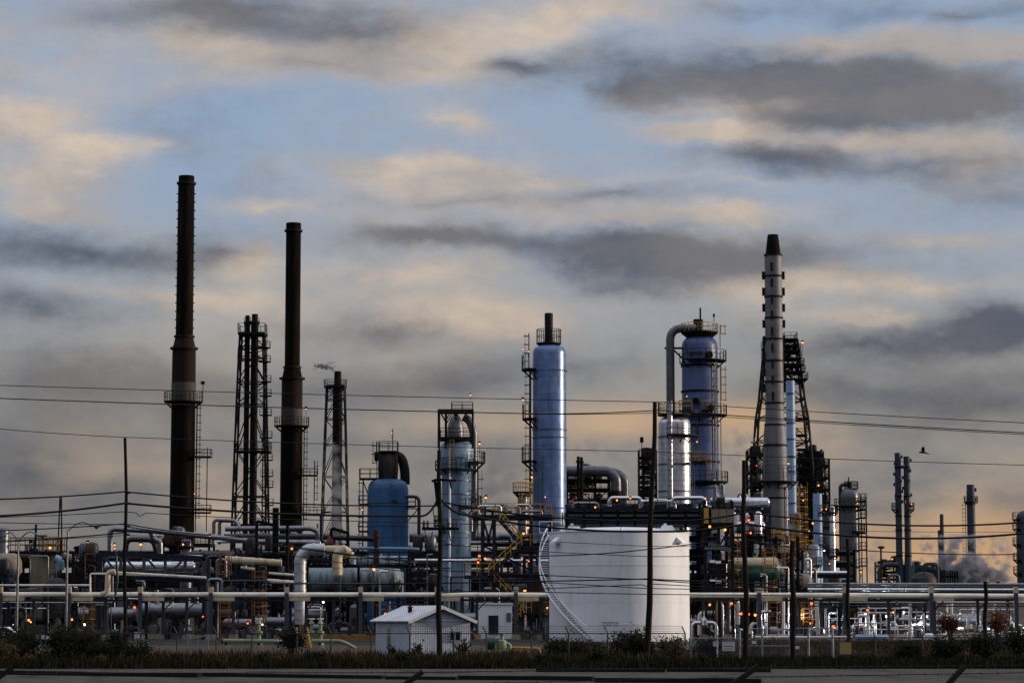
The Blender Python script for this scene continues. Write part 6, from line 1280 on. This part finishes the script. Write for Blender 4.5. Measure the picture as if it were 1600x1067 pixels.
# ================================================================== BUSHES
for i, (px, D, w, h, lab) in enumerate(((-10, 131, 70, 46, 'darkest large bush at the left edge'), (40, 132, 70, 48, 'large dark bush second from the left edge'), (95, 131, 70, 50, 'large dark bush third from the left edge'), (140, 132, 60, 46, 'large dark bush left of the bare pole'), (182, 133, 46, 42, 'dark bush around the foot of the bare pole'), (455, 146, 44, 44, 'green leafy bush in front of the yellow steps'), (985, 138, 56, 48, 'dense green bush in front of the white tank'), (1005, 134, 34, 38, 'dark bush at the foot of the leaning pole'), (1112, 137, 50, 34, 'round dark bush right of the white tank'), (905, 139, 50, 26, 'low dark bush left in front of the tank'), (930, 150, 24, 22, 'small leafy bush before the tank stair foot'), (1050, 139, 44, 30, 'low dark bush at the right foot of the tank'), (870, 140, 44, 28, 'low dark bush between shed and tank'), (1590, 134, 60, 50, 'large black bush at the right edge'), (1540, 133, 60, 40, 'black bush second from the right edge'), (1480, 133, 60, 34, 'black bush third from the right edge'), (1420, 133, 50, 26, 'low black bush fourth from the right edge'))):
    bush(px, D, w, h, 'leaf', lab, n=1500, twigs=14, leaf=.085)
bush(1485, 215, 40, 52, 'leaf_rust', 'left rusty orange shrub under the right rack', n=1500, leaf=.1, twigs=14); bush(1559, 215, 40, 52, 'leaf_rust', 'right rusty orange shrub under the right rack', n=1500, leaf=.1, twigs=14)
rh = random.Random(31)
for i in range(26):
    px = rh.uniform(-25, 215) if i < 18 else rh.uniform(840, 1120); D = rh.uniform(127, 141); auto(bush(px, D, rh.uniform(36, 70), rh.uniform(24, 52) if px < 160 else rh.uniform(16, 34), 'leaf' if i % 4 else 'dry_grass', None, n=750, twigs=16, leaf=.075, seed=i, grp='ragged hedge bushes along the fence', name='hedge_bush'), 'brown ragged bush' if i % 4 == 0 else 'dark ragged bush', px, 1010)
for px, D, w, h, lab in ((966, 137, 40, 48, 'bare twiggy shrub left of the leaning pole'), (1040, 136, 40, 44, 'bare twiggy shrub right of the leaning pole'), (722, 138, 46, 40, 'bare twiggy shrub in front of the shed window'), (652, 138, 24, 30, 'small bare shrub at the middle of the shed'), (612, 138, 20, 26, 'small bare shrub at the left of the shed')): bush(px, D, w, h, 'leaf', lab, n=30, twigs=18)
r3 = random.Random(9)
for i in range(34):
    px = r3.uniform(-20, 1100); bush(px, r3.uniform(124, 136), r3.uniform(16, 34), r3.uniform(8, 20), 'leaf' if r3.random() < .6 else 'dry_grass', None, n=260, twigs=6, leaf=.07, name='low_shrub', grp='low scrub along the fence') if False else auto(bush(px, r3.uniform(124, 136), r3.uniform(16, 34), r3.uniform(8, 20), 'leaf' if r3.random() < .6 else 'dry_grass', None, n=260, twigs=6, leaf=.07, name='low_shrub', grp='low scrub along the fence'), 'low scrubby shrub', px, 1030)
# ================================================================== LAMPS
for px, py, D in ((48, 849, 345), (78, 855, 329), (137, 848, 335), (179, 851, 336), (179, 856, 336), (152, 881, 322), (220, 850, 334), (286, 850, 336), (328, 836, 336), (304, 771, 416), (475, 803, 455), (478, 638, 458), (612, 676, 360), (566, 796, 356), (735, 617, 338), (749, 693, 336), (759, 777, 332), (817, 545, 356), (826, 549, 355), (817, 624, 356), (831, 745, 357), (852, 776, 334), (825, 824, 297), (818, 833, 297), (758, 872, 297), (930, 792, 294), (964, 781, 294), (985, 778, 294), (1073, 619, 366), (1088, 645, 360), (1089, 690, 360), (1102, 778, 294), (1109, 822, 288), (1133, 827, 288), (1126, 788, 330), (1254, 535, 440), (1232, 724, 398), (1232, 810, 398), (1255, 781, 425), (1260, 811, 405), (1264, 830, 400), (1279, 758, 425), (1284, 795, 420), (1291, 795, 420), (1270, 817, 395), (1109, 944, 284), (1180, 960, 284), (1395, 956, 300), (456, 856, 300), (820, 922, 295), (855, 949, 284), (45, 968, 290), (48, 971, 300), (112, 967, 310), (1300, 870, 430), (1322, 900, 440), (1345, 893, 470), (1310, 905, 420), (1394, 873, 640), (1424, 787, 645), (1296, 880, 400), (1247, 903, 330), (1340, 786, 478)):
    lamp(px, py, D, 'orange', 1.6, 1. if D < 420 else 1.25)
lamp(584, 889, 300, 'orange', 1.6, 1.7)
for px, py, D in ((210, 948, 288), (317, 963, 290), (387, 973, 292), (602, 958, 292), (747, 878, 296), (749, 868, 296), (826, 876, 296), (1065, 830, 292), (1182, 727, 436), (1170, 959, 284), (1143, 942, 284), (1158, 958, 285), (1173, 832, 322), (1268, 942, 284), (1302, 978, 200), (1355, 952, 284), (1170, 812, 325), (1266, 973, 290)): lamp(px, py, D, 'red', .9, .9)
WL = ((1186, 951, 300), (1250, 950, 300), (1318, 962, 296), (1352, 958, 300), (1385, 962, 296), (1412, 956, 300), (1448, 962, 296), (1500, 958, 308), (1560, 962, 308), (132, 975, 300), (20, 975, 300), (505, 940, 300), (1288, 860, 350), (410, 975, 300))
for i, (px, py, D) in enumerate(WL):
    o = lamp(px, py, D, 'white', 1.6, .8)
    if i < 9:
        l = bpy.data.lights.new('lamp_light', 'POINT'); l.energy = 420; l.shadow_soft_size = .3; l.color = (.85, .9, 1); lo = bpy.data.objects.new('lamp_light', l); SC.collection.objects.link(lo); lo.location = pos(px, py, D) + Vector((0, -.3, -.8))
# ================================================================== LABELS OF THE REPEATS
ZN = [(0, 'at the far left edge'), (90, 'by the single-armed street lamp'), (180, 'by the left bare pole'), (260, 'below the tallest rust stack'), (340, 'below the lattice tower'), (425, 'below the second rust stack'), (500, 'left of the blue drum'), (570, 'below the blue drum'), (642, 'left of the crossarm pole'), (690, 'below the pale blue column'), (745, 'by the zigzag stairs'), (830, 'below the tall blue column'), (890, 'above the white tank'), (1030, 'by the silver column'), (1085, 'below the broad blue column'), (1165, 'below the finned stack'), (1250, 'below the black frames'), (1305, 'below the dome column'), (1360, 'below the twin far stacks'), (1440, 'below the steam bank'), (1520, 'near the right edge')]
ORD = ['first', 'second', 'third', 'fourth', 'fifth', 'sixth', 'seventh', 'eighth', 'ninth', 'tenth', 'eleventh', 'twelfth', 'thirteenth', 'fourteenth', 'fifteenth', 'sixteenth']
HI = lambda py: '' if not py else ('high ' if py < 740 else 'low ' if py > 930 else '')
ORD = ['first', 'second', 'third', 'fourth', 'fifth', 'sixth', 'seventh', 'eighth', 'ninth', 'tenth', 'eleventh', 'twelfth', 'thirteenth', 'fourteenth', 'fifteenth', 'sixteenth']
# leave out repeats the picture shows nothing of
bpy.context.view_layer.update(); DG = bpy.context.evaluated_depsgraph_get(); CO = Vector((0, 0, CAMZ))
def tree(o):
    l = [o]
    for c in o.children: l += tree(c)
    return l
def seen(o):
    l = tree(o); names = {q.name for q in l}; pts = []
    for q in l:
        if q.type == 'MESH' and len(q.data.vertices):
            n = len(q.data.vertices); st = max(1, n // 40)
            for k in range(0, n, st): pts.append(q.matrix_world @ q.data.vertices[k].co)
            for f in list(q.data.polygons)[::max(1, len(q.data.polygons) // 30)]: pts.append(q.matrix_world @ f.center)
    hit = 0
    for p in pts:
        x, y = proj(p)
        if not (0 <= x <= 1600 and 0 <= y <= 1067): continue
        d = (p - CO); L_ = d.length; d.normalize(); ok, loc, nn, ii, ob, mm = SC.ray_cast(DG, CO, d, distance=L_ + .5)
        if not ok or ob.name in names or (loc - CO).length > L_ - .03:
            hit += 1
            if hit >= 3: return True
    return False
def drop(o):
    for q in tree(o)[::-1]: bpy.data.objects.remove(q)
hidden = [a for a in AUTO if not seen(a[0])]; hr = [a for a in RP if not seen(a[0])]
hs = {id(a) for a in hidden}; AUTO = [a for a in AUTO if id(a) not in hs]; hs = {id(a) for a in hr}; RP = [a for a in RP if id(a) not in hs]
for a in hidden + hr: drop(a[0])
cnt = {}
for o, adj, tier, rk in RP:
    k = cnt[(tier, rk)] = cnt.get((tier, rk), 0) + 1; o['label'] = '%s pipe, %s from front, %s tier of %s' % (adj, ORD[k - 1], tier, rk)
buckets = {}
for o, noun, px, py in AUTO:
    z = [b for a, b in ZN if a <= max(px, 0)][-1]; buckets.setdefault((noun, z, HI(py)), []).append((px, py, o))
for (noun, z, hi), l in buckets.items():
    l.sort(key=lambda q: (q[0], q[1]))
    for i, (px, py, o) in enumerate(l):
        if len(l) == 1: s = '%s %s%s' % (noun, hi, z)
        else: s = '%s %s%s, %s from left' % (noun, hi, z, ORD[i])
        o['label'] = s
# ================================================================== STEAM
def steam(label, puffs, D, par, name='steam_cloud'):
    dens, col, sc, seed = par; C0 = pos(puffs[0][0], puffs[0][1], D); cs = [(pos(a, b, D) - C0, S(r_, D)) for a, b, r_ in puffs]
    m = bpy.data.materials.new(name); m.use_nodes = True; t = m.node_tree; t.nodes.clear(); L = t.links.new
    def N(ty, **k):
        n = t.nodes.new(ty)
        for a, v in k.items(): setattr(n, a, v)
        return n
    c = N('ShaderNodeTexCoord'); n = N('ShaderNodeTexNoise'); L(c.outputs['Object'], n.inputs['Vector']); n.inputs['Scale'].default_value = sc; n.inputs['Detail'].default_value = 5; n.inputs['Roughness'].default_value = .62; n.noise_dimensions = '4D'; n.inputs['W'].default_value = seed
    acc = None
    for k, (p, r_) in enumerate(cs):
        rr = r_ * 1.5; off = 0; mp = N('ShaderNodeMapping'); L(c.outputs['Object'], mp.inputs[0]); mp.inputs['Scale'].default_value = (1 / rr, 1 / rr, 1 / rr); mp.inputs['Location'].default_value = (-p.x / rr, -p.y / rr, -p.z / rr)
        g = N('ShaderNodeTexGradient', gradient_type='SPHERICAL'); L(mp.outputs[0], g.inputs[0])
        if acc is None: acc = g.outputs[1]
        else: q = N('ShaderNodeMath', operation='SMOOTH_MAX'); L(acc, q.inputs[0]); L(g.outputs[1], q.inputs[1]); q.inputs[2].default_value = .2; acc = q.outputs[0]
    q = N('ShaderNodeMath', operation='MULTIPLY_ADD'); L(n.outputs[0], q.inputs[0]); q.inputs[1].default_value = 2.4; q.inputs[2].default_value = -1.2
    a = N('ShaderNodeMath', operation='ADD'); L(acc, a.inputs[0]); L(q.outputs[0], a.inputs[1])
    r = N('ShaderNodeMapRange'); L(a.outputs[0], r.inputs[0]); r.inputs[1].default_value = .25; r.inputs[2].default_value = .75; r.inputs[4].default_value = dens
    z = N('ShaderNodeMath', operation='GREATER_THAN'); L(acc, z.inputs[0]); z.inputs[1].default_value = .03; f = N('ShaderNodeMath', operation='MULTIPLY'); L(r.outputs[0], f.inputs[0]); L(z.outputs[0], f.inputs[1])
    v = N('ShaderNodeVolumePrincipled'); v.inputs['Color'].default_value = (*col, 1); L(f.outputs[0], v.inputs['Density']); o = N('ShaderNodeOutputMaterial'); L(v.outputs[0], o.inputs['Volume'])
    lo = [min(p[k] - 1.5 * r_ for p, r_ in cs) for k in range(3)]; hi = [max(p[k] + 1.5 * r_ for p, r_ in cs) for k in range(3)]; lo[2] = max(lo[2], .3 - C0.z)
    q = MB().box([(a_ + b_) / 2 + C0[k] for k, (a_, b_) in enumerate(zip(lo, hi))], [b_ - a_ for a_, b_ in zip(lo, hi)]); o = q.build(name, m, None, C0); tag(o, label, 'steam', kind='stuff'); return o
ST1, ST2, ST3 = (1.4, (.46, .46, .52), .42, 3.), (.22, (.46, .46, .49), .4, 8.), (1.6, (.10, .10, .11), .9, 5.)
steam('billowing grey steam bank in front of the small far stack', [(1464, 902, 16), (1480, 893, 17), (1497, 900, 20), (1486, 868, 12), (1477, 880, 12), (1492, 850, 9), (1500, 843, 6), (1515, 888, 18), (1530, 895, 19), (1524, 875, 12), (1548, 898, 14), (1560, 900, 12), (1570, 903, 8), (1510, 905, 18), (1472, 868, 6)], 760, ST1)
steam('faint tall steam veil in front of the far flare tower', [(522, 700, 9), (524, 722, 11), (522, 745, 13), (524, 770, 15), (522, 795, 16), (523, 820, 16), (521, 845, 15)], 590, ST2)
steam('dark smoke wisp blowing left from the far flare tower', [(521, 579, 3), (516, 576, 4), (510, 574, 5), (503, 572.5, 5), (497, 572, 4), (492, 571, 3)], 618, ST3, 'smoke_wisp')
steam('grey steam plume between the broad column and finned stack', [(1128, 722, 7), (1140, 716, 9), (1152, 712, 11), (1148, 728, 12), (1158, 740, 10), (1160, 690, 14), (1172, 684, 11), (1150, 676, 8), (1165, 705, 10)], 600, ST2)
steam('faint steam puffs above the big bent ducts', [(905, 700, 6), (918, 690, 9), (930, 700, 10), (945, 698, 8), (960, 712, 12), (975, 720, 8)], 700, ST2); steam('faint steam rising right of the pale blue column', [(775, 730, 18), (785, 700, 14), (765, 700, 10), (795, 750, 20), (770, 765, 20), (790, 690, 9)], 700, ST2)
steam('pale steam right of the dome column', [(1368, 870, 12), (1372, 850, 9), (1362, 890, 12), (1300, 745, 5)], 700, ST2)
for o in SC.objects:
    for k in ('used', 'v'):
        if k in o.keys(): del o[k]
def stain(mn, sc, lo, hi, k):
    t = MATS[mn].node_tree; b = t.nodes['Principled BSDF']; src = b.inputs['Base Color'].links[0].from_socket; n = t.nodes.new('ShaderNodeTexNoise'); c_ = t.nodes.new('ShaderNodeTexCoord'); mp = t.nodes.new('ShaderNodeMapping'); t.links.new(c_.outputs['Object'], mp.inputs[0]); mp.inputs['Scale'].default_value = sc
    t.links.new(mp.outputs[0], n.inputs['Vector']); n.inputs['Scale'].default_value = 1; n.inputs['Detail'].default_value = 8; n.inputs['Roughness'].default_value = .75; r = t.nodes.new('ShaderNodeMapRange'); t.links.new(n.outputs[0], r.inputs[0]); r.inputs[1].default_value = lo; r.inputs[2].default_value = hi
    q = t.nodes.new('ShaderNodeMix'); q.data_type = 'RGBA'; q.blend_type = 'MULTIPLY'; t.links.new(r.outputs[0], q.inputs[0]); t.links.new(src, q.inputs[6]); q.inputs[7].default_value = (k, k, k * .95, 1); t.links.new(q.outputs[2], b.inputs['Base Color'])
stain('concrete', (.35, .12, 1), .5, .62, .35); stain('concrete', (2.5, .8, 1), .56, .62, .5); stain('tank_white', (.5, .5, .04), .52, .7, .84); stain('tank_white', (3, 3, .12), .58, .66, .88); stain('shed_wall', (1.2, 1.2, .25), .5, .66, .7); stain('shed_roof', (.8, .8, .8), .5, .62, .72); stain('pipe_white', (.12, 1, 1), .5, .6, .72); stain('pipe_white', (.9, 2, 2), .58, .64, .55); stain('blue_big', (.6, .6, .08), .5, .62, .6); stain('blue_paint', (.5, .5, .06), .5, .62, .65); stain('pale_blue', (.6, .6, .08), .5, .62, .65); stain('stack_grey', (.5, .5, .07), .5, .62, .62)
corrugate(MATS['shed_wall'], 3.2, 'X'); corrugate(MATS['shed_roof'], 2.4, 'X')
